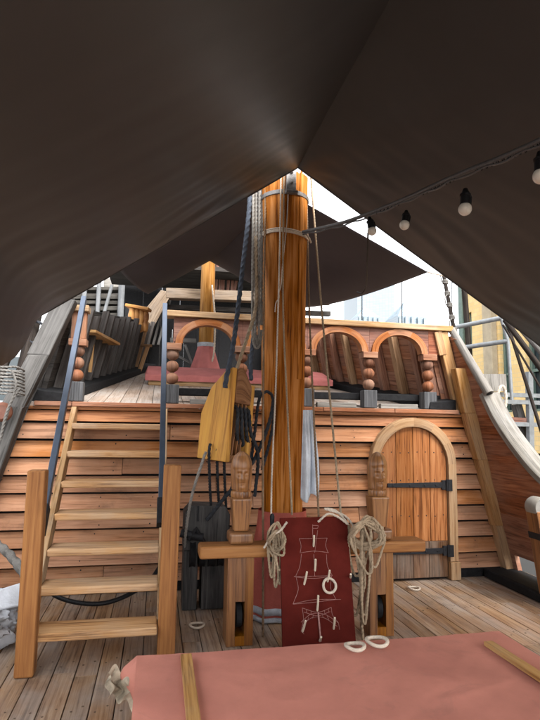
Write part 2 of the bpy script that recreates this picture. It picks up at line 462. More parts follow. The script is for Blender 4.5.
M['board'] = plain('dark_red_paint', (.078, .012, .009), .9, var=.25, scale=5, bump=.06, spec=.02)
M['chalk'] = plain('pale_paint_line', (.33, .17, .15), .8, var=.3, scale=60)
M['plug'] = plain('dark_deck_plug', (.10, .068, .047), .8, var=.5, spec=.1)
M['r_old'] = ropemat('old_grey_rope', (.13, .122, .112))
M['r_dark'] = ropemat('tarred_rope', (.030, .032, .037))
M['r_blue'] = ropemat('blue_black_rope', (.055, .064, .082))
M['r_tan'] = ropemat('hemp_rope', (.30, .225, .15))
M['r_pale'] = ropemat('pale_cord', (.50, .42, .34))
M['r_grey'] = ropemat('grey_rope', (.215, .20, .18))
M['r_brown'] = ropemat('brown_rope', (.20, .13, .08))
M['cable'] = plain('grey_cable_sheath', (.10, .095, .095), .5, var=.35, scale=60, bump=.3)
M['plastic'] = plain('black_plastic', (.010, .010, .011), .5, var=.2, spec=.2)
M['bulb'] = plain('milky_bulb', (.66, .62, .54), .25, var=.08, scale=10, bump=0)
M['towel'] = cloth('blue_white_cloth', (.62, .66, .72), var=.2, bump=.3, big=8, creases=.4)
M['bag'] = cloth('white_plastic_sheet', (.46, .48, .52), var=.25, bump=.5, big=6, rough=.35, creases=1.2)
M['ragcloth'] = cloth('dirty_beige_cloth', (.36, .30, .22), var=.5, bump=.5, big=14, creases=1.0)
M['bagdark'] = cloth('grey_cloth_bundle', (.20, .19, .19), var=.4, bump=.4, big=9, creases=1.0)

# ------------------------------------------------------------------ ship frame
YB, ZQ, X0 = 5.5, 1.78, 1.04
def XR(z): return 3.83-.235*z
def XL(z): return 2*X0-XR(z)
def zq(y): return ZQ+.155*(y-YB)

# deck -----------------------------------------------------------
mb = MB()
x = -2.1
while x < 4.0:
    w = .132
    y = -3.0 - R.random()*2
    while y < YB+.05:
        L_ = R.uniform(2.2, 4.2)
        y1 = min(y+L_, YB+.08)
        z = -R.random()*.002
        mb.box(x, x+w, y, y1-.004, -.03, z, 'y')
        y += L_
    x += w+.006
x = -2.1; j = 0
while x < 4.0:
    y = -1.0
    while y < YB-.1:
        for dx in (.035, .098):
            mb.stud((x+dx+R.uniform(-.006, .006), y+R.uniform(-.02, .02)+(.0 if dx < .05 else .05), -.001), (0, 0, 1), .0085, .0015)
        y += .62
    x += .138
tag(mb.build('deck', M['deck'], bevel=.002, seg=1, mat2=M['plug']), kind='structure')
mb = MB(); mb.box(-2.2, 4.1, -5.2, YB+.3, -.2, -.02, 'y')
tag(mb.build('deck_seam_pitch', M['black']), kind='structure')
# quarterdeck
mb = MB()
x = -1.3
while x < 3.4:
    w = .15
    y = YB-.02
    while y < 12.2:
        L_ = R.uniform(2.0, 3.6); y1 = min(y+L_, 12.2)
        mb.hexa([(x, y, zq(y)-.04), (x+w, y, zq(y)-.04), (x+w, y, zq(y)), (x, y, zq(y))],
                [(x, y1-.004, zq(y1)-.04), (x+w, y1-.004, zq(y1)-.04), (x+w, y1-.004, zq(y1)), (x, y1-.004, zq(y1))])
        y += L_
    x += w+.006
tag(mb.build('quarterdeck', M['qdeck'], bevel=.002, seg=1), kind='structure')

# ------------------------------------------------------------------ bulkhead
bh = thing('bulkhead', (X0, YB, 0), 'clapboarded wooden bulkhead below the quarterdeck with an arched door', 'wall')
mb = MB()
def clap_row(mb, z0, z1, yb, proud, gap=.022):
    xs = [XL((z0+z1)/2)-.05]
    xe = XR((z0+z1)/2)-.02
    while xs[-1] < xe-1.4:
        xs.append(xs[-1]+R.uniform(1.2, 2.6))
    if xe-xs[-1] < .5: xs[-1] = xe
    else: xs.append(xe)
    for a, b in zip(xs, xs[1:]):
        p = proud+R.uniform(-.004, .004)
        e = R.uniform(-.004, .004)
        mb.hexa([(a, yb-p, z0+e), (a, yb-.012, z1-gap+e*.5), (a, yb+.02, z1-gap+e*.5), (a, yb+.02, z0+e)],
                [(b-.004, yb-p, z0+e), (b-.004, yb-.012, z1-gap-e*.5), (b-.004, yb+.02, z1-gap-e*.5), (b-.004, yb+.02, z0+e)])
rows = 9
zb, zt = .10, 1.60
for k in range(rows):
    a = zb+(zt-zb)*k/rows; b = zb+(zt-zb)*(k+1)/rows
    clap_row(mb, a, b, YB, .06)
for k in range(rows):
    a = zb+(zt-zb)*k/rows
    xx = XL(a)+.12+.1*R.random()
    while xx < XR(a)-.2:
        for dz in (.035, .115):
            if R.random() < .9:
                t_ = dz/.145
                mb.stud((xx+R.uniform(-.012, .012), YB-(.06*(1-t_)+.012*t_), a+dz+R.uniform(-.006, .006)), (0, -1, .25), .0075, .002)
        xx += .46+R.uniform(-.02, .02)
mb.build('clapboards', M['clap'], bh, bevel=.003, seg=1, mat2=M['iron'])
mb = MB(); mb.box(XL(.05)-.1, XR(.05)+.02, YB-.03, YB+.05, 0.002, .095, 'x')
mb.build('sill', M['black'], bh, bevel=.006)
mb = MB(); mb.prism([(XL(.09)-.04, YB+.05, .09), (XR(.09)+.05, YB+.05, .09), (XR(1.73)+.05, YB+.05, 1.73), (XL(1.73)-.04, YB+.05, 1.73)], (0, .03, 0))
mb.build('backing', M['black'], bh)  # black sheet gives the shadow lines in the gaps between boards
mb = MB()
clap_row(mb, 1.60, 1.705, YB, .05, .004)
mb.build('varnished_plank', M['band'], bh, bevel=.004, seg=1)
mb = MB()
mb.box(XL(1.72)+.02, XR(1.72)-.05, YB-.045, YB-.002, 1.708, 1.738, 'x')
mb.build('moulding', M['band'], bh, bevel=.004)
mb = MB()
xs = [-1.14, -.80, .05, .9, 1.7, 2.5, 3.26]
for a, b in zip(xs, xs[1:]):
    mb.box(a, b-.004, YB-.07, YB-.022, 1.74, ZQ+.004, 'x')
mb.build('deck_edge_plank', M['edge'], bh, bevel=.006)
# corner boards
mb = MB()
pts = [(3.83, .06), (3.70, .55), (3.52, 1.25), (3.38, 1.75), (3.27, 2.24)]
for (xa, za), (xb, zb_) in zip(pts, pts[1:]):
    mb.hexa([(xa-.10, YB-.15, za), (xa+.08, YB-.15, za), (xa+.08, YB-.035, za), (xa-.10, YB-.035, za)],
            [(xb-.09, YB-.15, zb_), (xb+.06, YB-.15, zb_), (xb+.06, YB-.035, zb_), (xb-.09, YB-.035, zb_)])
mb.build('corner_board', M['frame'], bh, bevel=.006, weld=True)
mb = MB()
cl = [(-.92, 2.74, 5.36), (-1.12, 2.2, 5.35), (-1.31, 1.72, 5.33), (-1.47, 1.1, 5.30), (-1.66, .45, 5.28), (-1.78, 0.01, 5.27)]
for (xa, za, ya), (xb, zb_, yb_) in zip(cl, cl[1:]):
    mb.hexa([(xa-.065, ya-.09, za), (xa+.12, ya-.09, za), (xa+.12, ya+.09, za), (xa-.065, ya+.09, za)],
            [(xb-.075, yb_-.09, zb_), (xb+.12, yb_-.09, zb_), (xb+.12, yb_+.09, zb_), (xb-.075, yb_+.09, zb_)])
tag(mb.build('corner_board', M['grey'], bh, bevel=.01, weld=True), 'weathered grey corner timber')
# door -----------------------------------------------------------
DX, DW, DZS, DR = 2.69, .39, 1.20, .39
mb = MB()
n = 4
zarch = lambda x: DZS+math.sqrt(max(0, DR*DR-(x-DX)**2))
for k in range(n):
    a = DX-DW+2*DW*k/n+.0025; b = DX-DW+2*DW*(k+1)/n-.0025
    poly = [(a, YB-.085, .40), (b, YB-.085, .40)]
    for j in range(9):
        xx = b+(a-b)*j/8
        poly.append((xx, YB-.085, zarch(xx)))
    mb.prism(poly, (0, .035, 0))
for zc in (1.32, .98, .66):
    for k in range(n):
        for q in (.05, .145):
            mb.stud((DX-DW+2*DW*k/n+q, YB-.085, zc+R.uniform(-.008, .008)+(.05 if zc == .98 else 0)), (0, -1, 0), .008, .003)
door = mb.build('door', M['door'], bh, bevel=.003, seg=1, mat2=M['iron'])
tag(door, 'arched plank door')
mb = MB()
xs = [DX-DW+.003, DX-.2, DX-.01, DX+.17, DX+DW-.003]
for a, b in zip(xs, xs[1:]):
    mb.box(a, b-.004, YB-.088, YB-.05, .03, .397, 'z')
mb.build('foot_panel', M['doorlow'], door, bevel=.003, seg=1)
for zc, x1 in ((.98, DX+DW+.05), (.30, DX+DW+.05)):
    mb = MB()
    mb.bar((DX-.30, YB-.10, zc), (x1-.1, YB-.10, zc), .016, .042, w1=.016, h1=.06)
    mb.box(x1-.12, x1-.075, YB-.112, YB-.09, zc-.05, zc+.05, 'z')
    mb.box(x1-.06, x1-.01, YB-.132, YB-.10, zc-.06, zc+.06, 'z')
    mb.tube([(x1-.067, YB-.118, zc-.06), (x1-.067, YB-.118, zc+.06)], .012, 10)
    for q in (-.24, -.05, .12, .25):
        mb.lathe([(.0, -.008), (.011, -.006), (.012, 0)], (DX+q, YB-.108, zc), 10, (0, 1, 0))
    mb.build('hinge', M['iron'], door, bevel=.002, seg=1)
mb = MB()
fr = [(DX+s*(DR+.055), 0) for s in ()]
arc = []
ri, ro = DR+.004, DR+.10
for s in (-1, 1):
    mb.box(DX+s*(ri+ro)/2-(ro-ri)/2, DX+s*(ri+ro)/2+(ro-ri)/2, YB-.12, YB-.03, .004 if s < 0 else .19, DZS, 'z')
K = 18
for k in range(K):
    t0, t1 = PI*k/K, PI*(k+1)/K
    seg0 = [(DX+r_*math.cos(t0), yy, DZS+r_*math.sin(t0)) for r_, yy in ((ri, YB-.12), (ro, YB-.12), (ro, YB-.03), (ri, YB-.03))]
    seg1 = [(DX+r_*math.cos(t1), yy, DZS+r_*math.sin(t1)) for r_, yy in ((ri, YB-.12), (ro, YB-.12), (ro, YB-.03), (ri, YB-.03))]
    if k % 3 == 0:
        oo = (R.random()*40, R.random()*40)
    i = len(mb.v)
    mb.v += [V(p) for p in seg0+seg1]
    for q in range(4):
        q2 = (q+1) % 4
        mb.f.append((i+q, i+q2, i+4+q2, i+4+q))
        w_ = (0, .1, .19, .29, .38)
        mb.uv.append([(oo[0]+k*.07, oo[1]+w_[q]), (oo[0]+k*.07, oo[1]+w_[q+1]), (oo[0]+(k+1)*.07, oo[1]+w_[q+1]), (oo[0]+(k+1)*.07, oo[1]+w_[q])])
mb.build('door_frame', M['frame'], bh, bevel=.005, weld=True)
mb = MB(); mb.box(DX+ri-.004, DX+ro+.012, YB-.14, YB-.03, .004, .187, 'z')
mb.build('frame_foot', M['frame'], bh, bevel=.006)

# ------------------------------------------------------------------ balustrades
YR = 5.56
def ball_post(root, x, first=True, basemat='black'):
    mb = MB()
    mb.box(x-.075, x+.075, YR-.065, YR+.065, ZQ+.012, ZQ+.20, 'z')
    bp_ = mb.build('baluster_base', M['basegrey'], root, bevel=.006)
    mb = MB()
    prof = [(.035, ZQ+.20)]
    zc = ZQ+.265
    for k in range(3):
        for j in range(9):
            a = -PI/2*.82+PI*.82*j/8
            prof.append((.066*math.cos(a), zc+.062*math.sin(a)))
        zc += .122
    prof.append((.04, zc-.055))
    mb.lathe(prof, (x, YR, 0), 24)
    mb.build('baluster', M['ball'], root, smooth=True)
    mb = MB()
    mb.box(x-.085, x+.085, YR-.075, YR+.06, 2.332, 2.40, 'x')
    mb.build('capital', M['arch'], root, bevel=.006)
bal = thing('balustrade', (1.6, YR, ZQ), 'arched quarterdeck balustrade with turned ball posts right of the stairs', 'balustrade')
px_ = [.13, .84, 1.545, 2.25, 2.955]
for x in px_: ball_post(bal, x)
mb = MB()
mb.box(.03, 1.55, YR-.085, YR+.085, 2.672, 2.735, 'x')
mb.box(1.554, 3.24, YR-.085, YR+.085, 2.672, 2.735, 'x')
mb.build('top_rail', M['pale'], bal, bevel=.008)
mb = MB()
mb.box(.21, 3.2, YR+.075, YR+.19, ZQ+.10, ZQ+.175, 'x')
mb.build('sill_beam', M['black'], bal, bevel=.008)
for a, b in ((.32, .72), (1.66, 2.10), (2.38, 2.82)):
    mb = MB(); mb.box(a, b, YR-.03, YR+.04, ZQ+.008, ZQ+.06, 'x')
    mb.build('lit_gap_strip', M['palegrey'], bal, bevel=.006)  # pale strips stand in for lit deck seen through gaps under the sill
def ellip(a, b, th, xc, z0, y): return (xc+a*math.cos(th), y, z0+b*math.sin(th))
mbp = MB()
for xa, xb in zip(px_, px_[1:]):
    xc = (xa+xb)/2; hs = (xb-xa)/2
    ao, bo, ai, bi = hs-.02, .268, hs-.095, .20
    mb = MB()
    K = 20
    oo = (R.random()*40, R.random()*40)
    for k in range(K):
        if k in (7, 13): oo = (R.random()*40, R.random()*40)
        t0, t1 = PI*k/K, PI*(k+1)/K
        c0 = [ellip(ai, bi, t0, xc, 2.401, YR-.06), ellip(ao, bo, t0, xc, 2.401, YR-.06), ellip(ao, bo, t0, xc, 2.401, YR+.05), ellip(ai, bi, t0, xc, 2.401, YR+.05)]
        c1 = [ellip(ai, bi, t1, xc, 2.401, YR-.06), ellip(ao, bo, t1, xc, 2.401, YR-.06), ellip(ao, bo, t1, xc, 2.401, YR+.05), ellip(ai, bi, t1, xc, 2.401, YR+.05)]
        i = len(mb.v); mb.v += [V(p) for p in c0+c1]
        w_ = (0, .075, .18, .26, .37)
        for q in range(4):
            q2 = (q+1) % 4
            mb.f.append((i+q, i+q2, i+4+q2, i+4+q))
            mb.uv.append([(oo[0]+k*.05, oo[1]+w_[q]), (oo[0]+k*.05, oo[1]+w_[q+1]), (oo[0]+(k+1)*.05, oo[1]+w_[q+1]), (oo[0]+(k+1)*.05, oo[1]+w_[q])])
    mb.build('arch', M['arch'], bal, bevel=.004, weld=True)
    for k in range(K):       # spandrel above the arch
        t0, t1 = PI*k/K, PI*(k+1)/K
        p0 = ellip(ao-.01, bo-.01, t0, xc, 2.401, 0); p1 = ellip(ao-.01, bo-.01, t1, xc, 2.401, 0)
        x0_, x1_ = (p0[0], p1[0])
        if k == 0: x0_ = xb-.001
        if k == K-1: x1_ = xa+.001
        mbp.hexa([(x0_, YR-.035, p0[2]), (x0_, YR+.03, p0[2]), (x0_, YR+.03, 2.67), (x0_, YR-.035, 2.67)],
                 [(x1_, YR-.035, p1[2]), (x1_, YR+.03, p1[2]), (x1_, YR+.03, 2.67), (x1_, YR-.035, 2.67)])
        u0 = len(mbp.uv)
        for q in range(u0-6, u0):
            pts_ = [mbp.v[j] for j in mbp.f[q]]
            mbp.uv[q] = [(p.x, p.z+p.y) for p in pts_]
# close the vertical strips next to the end posts
mbp.box(px_[-1]+.001, 3.2, YR-.035, YR+.03, 2.404, 2.67, 'x')
mbp.build('spandrel_panel', M['spandrel'], bal, weld=True)
mb = MB()
mb.bar((3.12, YR-.05, 2.40), (3.06, YR-.05, 2.665), .03, .09, (1, 0, 0))
mb.bar((3.33, YR-.02, ZQ+.0), (3.12, YR-.02, 2.66), .07, .13, (1, 0, 0))
mb.build('end_bracket', M['frame'], bal, bevel=.006)

mb = MB(); mb.prism([(3.02, YB+.14, ZQ+.002), (3.36, YB+.14, ZQ+.002), (3.2, YB+.14, 2.66), (2.86, YB+.14, 2.66)], (0, .03, 0))
for q in range(len(mb.uv)): mb.uv[q] = [(mb.v[j].z, mb.v[j].x) for j in mb.f[q]]
mb.build('end_panel', M['ribred'], bal)
bal2 = thing('balustrade', (-.8, YR, ZQ), 'short stub of balustrade with one ball post left of the stairs', 'balustrade')
ball_post(bal2, -.79)
mb = MB(); mb.box(-.98, -.70, YR-.085, YR+.085, 2.672, 2.735, 'x'); mb.build('top_rail', M['pale'], bal2, bevel=.008)
mb = MB(); mb.box(-.86, -.72, YR-.05, YR+.04, 2.402, 2.67, 'z'); mb.build('bracket', M['arch'], bal2, bevel=.008)

# ------------------------------------------------------------------ stairs
st = thing('staircase', (-.33, 4.2, 0), 'steep wooden staircase with worn treads up to the quarterdeck', 'staircase')
ty = [425, 453, 483, 515, 550, 588, 633][::-1]
XA, XB_ = -.755, .055
nose = []
for k, yy in enumerate(ty):
    Y_ = 3.88+.222*k
    nose.append((Y_, at(100, yy, Y_).z))
for k, (Y_, z) in enumerate(nose):
    mb = MB()
    zt_ = z+.014
    e = R.uniform(-.006, .006)
    mb.box(XA+e, XB_, Y_, Y_+.24, zt_-.054, zt_, 'x')
    mb.build('tread', M['tread'], st, bevel=.013, seg=3)
sl = (nose[-1][1]-nose[0][1])/(nose[-1][0]-nose[0][0])
for s, x0_, x1_ in ((-1, XA-.042, XA+.004), (1, XB_-.004, XB_+.042)):
    mb = MB()
    ya, za = nose[0][0]+.02, nose[0][1]
    f_ = lambda z, d: ya+(z-za)/sl+d
    zf = lambda y, d: za+(y-d-ya)*sl
    ys_ = 3.914 if s < 0 else 4.056
    zt_ = 1.735
    mb.prism([(x0_, ys_, max(.004, zf(ys_, .21))), (x0_, ys_, zf(ys_, 0)), (x0_, f_(zt_, 0), zt_), (x0_, f_(zt_, .21), zt_)], (x1_-x0_, 0, 0))
    # grain up the slope
    dv = V((0, 1, sl)).normalized()
    for q in range(len(mb.uv)):
        mb.uv[q] = [(mb.v[j].dot(dv), mb.v[j].dot(V((1, -sl, 1)).normalized())) for j in mb.f[q]]
    mb.build('stringer', M['pale'], st, bevel=.005)
# newel posts in front
mb = MB()
pa, pb = at(28, 674, 3.84), at(37.5, 470, 3.84)
mb.box(-.812, -.696, 3.80, 3.91, .003, pb.z, 'z')
mb.build('newel_post', M['post'], st, bevel=.012, seg=3)
mb = MB()
mb.box(.06, .182, 3.94, 4.05, .003, at(173, 465, 3.95).z, 'z')
mb.build('newel_post', M['post'], st, bevel=.012, seg=3)
for x, q0, q1 in ((-.80, at(41, 528, 3.96), at(84, 298, 5.36)), (.06, at(161, 520, 4.1), at(165, 305, 5.36))):
    mb = MB()
    mb.bar(q0, q1, .045, .06, (0, -1, .6))
    h = mb.build('handrail', M['steel'], st, bevel=.004)
    mb = MB()
    d_ = (q1-q0).normalized()
    mb.bar(q0-d_*.04, q0+d_*.16, .062, .085, (0, -1, .6))
    mb.build('bracket', M['iron'], h, bevel=.004)

# ------------------------------------------------------------------ mast
mtop, mbot = at(284.5, 185, 4.74), at(282, 520, 4.86)
def mc(z):
    return mbot.lerp(mtop, (z-mbot.z)/(mtop.z-mbot.z))
mrt, mrb = 23.3*(mtop-EYE).dot(cf)/FPX, 20.3*(mbot-EYE).dot(cf)/FPX
def mr(z): return mrb+(mrt-mrb)*min(1.05, (z-mbot.z)/(mtop.z-mbot.z))
MC = V((mbot.x, mbot.y, 0)); MR = mrb
mast = thing('mainmast', MC, 'thick varnished orange-brown main mast rising through the awnings', 'mast')
mb = MB()
rings = []
NZ = 60
for k in range(NZ+1):
    z = .3+7.2*k/NZ
    ring = []
    for j in range(36):
        th = 2*PI*j/36
        r_ = mr(z)*(1+.008*noise.noise(V((math.cos(th)*1.5, math.sin(th)*1.5, z*.7))))
        ring.append(V((mc(z).x+r_*math.cos(th), mc(z).y+r_*math.sin(th), z)))
    rings.append(ring)
mb.ring_stack(rings)
mb.build('mast_pole', M['mast'], mast, smooth=True)
mb = MB()
for th0, w_ in ((-PI/2+.75, .30), ):
    rr_ = []
    for z in (2.0, 2.6, 3.2, 3.88):
        pts = []
        for q in (-1, -.33, .33, 1):
            a = th0+q*w_; pts.append((mc(z).x+(mr(z)+.006)*math.cos(a), mc(z).y+(mr(z)+.006)*math.sin(a), z))
        for q in (1, -1):
            a = th0+q*w_*1.02; pts.append((mc(z).x+(mr(z)-.01)*math.cos(a), mc(z).y+(mr(z)-.01)*math.sin(a), z))
        rr_.append([V(p) for p in pts])
    mb.ring_stack(rr_)
mb.build('mast_fish', M['mast'], mast, bevel=.003)
mb = MB()
TR, TC = mr(3.66), mc(3.66)
mb.lathe([(TR+.001, 3.66), (TR+.012, 3.664), (TR+.012, 3.70), (TR+.001, 3.704)], (TC.x, TC.y, 0), 36)
mb.build('mast_band', M['brack'], mast, smooth=True)
mb = MB()
bx = at(291, 188, 4.5).x; by = TC.y-TR-.012
mb.box(bx-.045, bx+.045, by-.03, by+.03, 3.67, 3.90, 'z')
mb.box(bx-.055, bx+.055, by-.065, by-.02, 3.64, 3.67, 'x')
for z in (3.75, 3.85):
    mb.lathe([(.0, -.02), (.016, -.016), (.018, 0)], (bx, by-.03, z), 6, (0, 1, 0))
mb.build('bolted_bracket', M['brack'], mast, bevel=.005)
mb = MB()
def coatf(u, v):
    th = 2*PI*u
    z = .02+.82*(1-v)
    r_ = .215+.20*(v**1.6)+.018*math.sin(9*th+2)*v+.01*math.sin(17*th)*v
    return (MC.x+r_*math.cos(th), MC.y+r_*math.sin(th), z)
mb.grid(coatf, 72, 20, 1.3, .8)
coat = mb.build('mast_coat', M['coat'], mast, smooth=True)
mb = MB()
mb.tube([V(coatf(k/72, .93))+V((0, 0, .0)) for k in range(72)], .028, 8, loop=True)
mb.tube([V(coatf(k/72, 1.0))*1.0 for k in range(72)], .02, 8, loop=True)
mb.build('hem_band', M['hem'], coat, smooth=True)
mb = MB()
def capf(u, v):
    th = -PI*.95+PI*.9*u
    z = 3.86+.14*v
    r_ = TR+.008+.012*math.sin(14*th)*v+.012*v
    return (TC.x+r_*math.cos(th), TC.y+r_*math.sin(th), z)
mb.grid(capf, 40, 6)
mb.build('canvas_collar', M['hem'], mast, smooth=True)

# ------------------------------------------------------------------ awnings
aw = MB()
YE = 4.42
RX, RZ = at(298, 167, YE).x, at(298, 167, YE).z
eL, eR = at(35, 318, YE), at(540, 345, YE)
def near_awn(sgn):
    wid = RX-eL.x if sgn < 0 else 2.45
    slp = (RZ-eL.z)/(RX-eL.x) if sgn < 0 else (RZ-eR.z)/(eR.x-RX)
    def f_(u, v):
        # u along the ship (0 = aft edge), v from ridge to eave
        y = YE-6.4*u
        x = RX+sgn*wid*v
        zr = RZ+.02*math.sin(u*PI)
        ze = RZ-wid*slp
        dpt = YE-y
        if sgn < 0:
            drop = .36*(1-math.exp(-dpt/.28))+.12*math.sin(dpt*1.6)**2
        else:
            drop = .10*(1-math.exp(-dpt/.5))+.10*math.sin(dpt*1.3)**2
        z = zr+(ze-zr)*v-drop*v**40
        # belly between the ridge and the eave, a soft roll just inside the aft hem
        z -= (.15 if sgn < 0 else .09)*math.sin(PI*v)*(1-math.exp(-(dpt/1.1)**1.3))
        z -= (.030 if sgn < 0 else .012)*math.exp(-((dpt-.22)/.15)**2)*math.sin(PI*min(1, max(0, v*1.05-.05)))
        # soft folds running along the hem, dying out up the cloth
        nn = noise.noise(V((v*2.2, dpt*.6, sgn*4.0)))
        fold = math.sin(dpt*19+5.5*nn+2.2*v*dpt)+.6*math.sin(dpt*37+9*nn)
        z += .015*fold*min(1, v*1.6)*(1-.5*v)*math.exp(-dpt/1.0)*(1-math.exp(-dpt*3))*(.5+.8*abs(noise.noise(V((v*3.1, dpt*1.1, 9)))) *2)
        # long tension creases fanning out of the lashing at the mast
        an = math.atan2(v*wid+.02, dpt+.02)
        rad = math.hypot(v*wid, dpt)
        z += .010*math.sin(15*an+2*noise.noise(V((an*2, rad, sgn))))*min(1, rad)*math.exp(-rad/1.4)
        z += .014*noise.noise(V((x*1.1, y*.8, 3.3)))*(1-math.exp(-dpt*3))
        return (x, y, z)
    return f_
fl, fr_ = near_awn(-1), near_awn(1)
NU, NV = 190, 80
def both(u, v):
    uu = u**1.6
    return fl(uu, 1-2*v) if v < .5 else fr_(uu, 2*v-1)
aw.grid(both, NU, 2*NV)
o = aw.build('awning', M['awn'], smooth=True)
sm = o.modifiers.new('cloth_thickness', 'SOLIDIFY'); sm.thickness = .004
tag(o, 'large dark ridged canvas awning stretched over the deck in front of the main mast', 'awning')
mb = MB(); mb.tube([V(both(0, k/120)) for k in range(121)], .011, 8)
mb.build('hem', M['awn'], o, smooth=True)

fa = MB()
A0, A1 = V((1.14, 5.12, 3.97)), V((.86, 10.0, 4.66))
Rn, Rf = at(428, 272, 5.5), V((2.45, 9.6, 3.76))
Ln, Lf = V((-.80, 5.5, 3.55)), at(148, 294, 10)
def far_awn(u, v):
    if v < .5:
        t = 1-2*v; e0, e1 = Ln, Lf
    else:
        t = 2*v-1; e0, e1 = Rn, Rf
    rg = A0.lerp(A1, u); ed = e0.lerp(e1, u)
    p = rg.lerp(ed, t)
    p.z -= .10*math.sin(PI*u)*(.4+.6*t)+.05*math.sin(PI*t)*math.sin(PI*u)
    p.z += .012*math.sin(13*t+4*u)*math.sin(PI*u)*t
    return p
fa.grid(far_awn, 40, 60)
o = fa.build('awning', M['awn2'], smooth=True)
sm = o.modifiers.new('cloth_thickness', 'SOLIDIFY'); sm.thickness = .004
tag(o, 'smaller dark canvas awning slung over the quarterdeck behind the main mast', 'awning')

# ------------------------------------------------------------------ carved bitts with crossbeam
bt = thing('bitts', (1.2, 4.13, 0), 'two oak bitt posts with carved heads joined by a crossbeam, before the mast', 'bitts')
ZB0, ZB1 = .625, .715
def carved_head(root, x, y, z0, hood):
    Hh, Rr = .345, .074
    nu, nv = 96, 110
    mb = MB()
    def g(a, b, w): return math.exp(-((a-b)/w)**2)
    def fn(u, v):
        th = 2*PI*u-PI/2+PI        # seam at the back
        a = (u-.5)*2*PI            # 0 = the front
        h = v
        if h < .14: r_ = .93+.09*abs(math.sin(a*7))*math.sin(PI*h/.14)**.5
        elif h < .17: r_ = .80
        elif h < .62: r_ = .86+.10*math.sin(PI*(h-.17)/.9)
        else:
            q = (h-.62)/.38
            top = (1-q**2.4)
            r_ = max(.001, .96*max(0, top)**.62)
        fade = max(0, 1-max(0, (h-.9)/.1))
        d = 0
        if .15 < h < .75:
            d += .26*g(a, 0, .17)*g(h, .40, .06)            # nose tip
            d += .15*g(a, 0, .12)*g(h, .48, .09)            # nose bridge
            d += .09*g(abs(a), .36, .28)*g(h, .575, .035)   # brow
            d -= .15*g(abs(a), .36, .20)*g(h, .515, .045)   # eye sockets
            d += .09*g(abs(a), .36, .10)*g(h, .51, .020)    # eyeballs
            d += .09*g(abs(a), .55, .22)*g(h, .42, .07)     # cheeks
            d -= .08*g(a, 0, .32)*g(h, .315, .014)          # mouth line
            d += .06*g(a, 0, .24)*g(h, .338, .018)
            d += .07*g(a, 0, .22)*g(h, .292, .018)
            d += .13*g(a, 0, .30)*g(h, .225, .045)          # chin
            d -= .05*g(abs(a), .9, .18)*g(h, .3, .1)
        # edge of helmet or hood around the face
        e = .62+(.08*(1-abs(a)/PI*2) if hood else 0)
        hood_in = 1/(1+math.exp(-(h-e)*70)) if h > .16 else 0
        side = 1/(1+math.exp(-(abs(a)-(.95 if hood else 1.15))*16)) if .16 < h else 0
        d += .085*max(hood_in, side)*fade
        if hood: d += .05*g(a, 0, .12)*max(0, (h-.62))*3*fade
        r_ = max(.001, r_+d*fade)
        # slightly square plan
        sq = 1+.05*math.cos(4*a)
        return (x+Rr*r_*sq*math.sin(a), y-Rr*r_*sq*math.cos(a)*1.05, z0+Hh*h)
    mb.grid(fn, nu, nv, .5, .35)
    # grain up the post
    mb.uv = [[(b, a) for a, b in q] for q in mb.uv]
    return mb.build('carved_head', M['bitthead'], root, smooth=True)
for xc, yc, hood in ((.645, 4.14, 0), (1.745, 4.14, 1)):
    mb = MB()
    W = .097
    y0, y1 = yc-.07, yc+.14
    # post below the beam, with a sheave slot through it
    mb.box(xc-W, xc-.035, y0, y1, .003, ZB0-.002, 'z')
    mb.box(xc+.035, xc+W, y0, y1, .003, ZB0-.002, 'z')
    mb.box(xc-.034, xc+.034, y0+.001, y1-.001, .31, ZB0-.002, 'z')
    mb.box(xc-.034, xc+.034, y0+.001, y1-.001, .003, .07, 'z')
    mb.box(xc-.034, xc+.034, y1-.04, y1-.002, .07, .31, 'z')
    p = mb.build('bitt_post', M['bitt'], bt)
    mb = MB()
    mb.lathe([(.02, -.02), (.085, -.02), (.085, .02), (.02, .02)], (xc, yc+.03, .19), 20, (1, 0, 0))
    mb.build('sheave', M['black'], p, smooth=True)
    mb = MB()
    mb.hexa([(xc-.092, yc-.092, ZB1+.002), (xc+.092, yc-.092, ZB1+.002), (xc+.092, yc+.092, ZB1+.002), (xc-.092, yc+.092, ZB1+.002)],
            [(xc-.092, yc-.092, ZB1+.085), (xc+.092, yc-.092, ZB1+.085), (xc+.092, yc+.092, ZB1+.085), (xc-.092, yc+.092, ZB1+.085)])
    mb.build('collar', M['bitt'], p, bevel=.022, seg=3)
    mb = MB()
    a, b = .056, .076
    z0_, z1_ = ZB1+.088, 1.045
    mb.hexa([(xc-a, yc-a, z0_), (xc+a, yc-a, z0_), (xc+a, yc+a, z0_), (xc-a, yc+a, z0_)],
            [(xc-b, yc-b, z1_), (xc+b, yc-b, z1_), (xc+b, yc+b, z1_), (xc-b, yc+b, z1_)])
    mb.build('bust', M['bitthead'], p, bevel=.014, seg=3)
    hd = carved_head(p, xc, yc, z1_+.002, hood)
mb = MB()
mb.box(.335, 2.10, 4.02, 4.21, ZB0, ZB1, 'x')
mb.build('crossbeam', M['post'], bt, bevel=.02, seg=3)

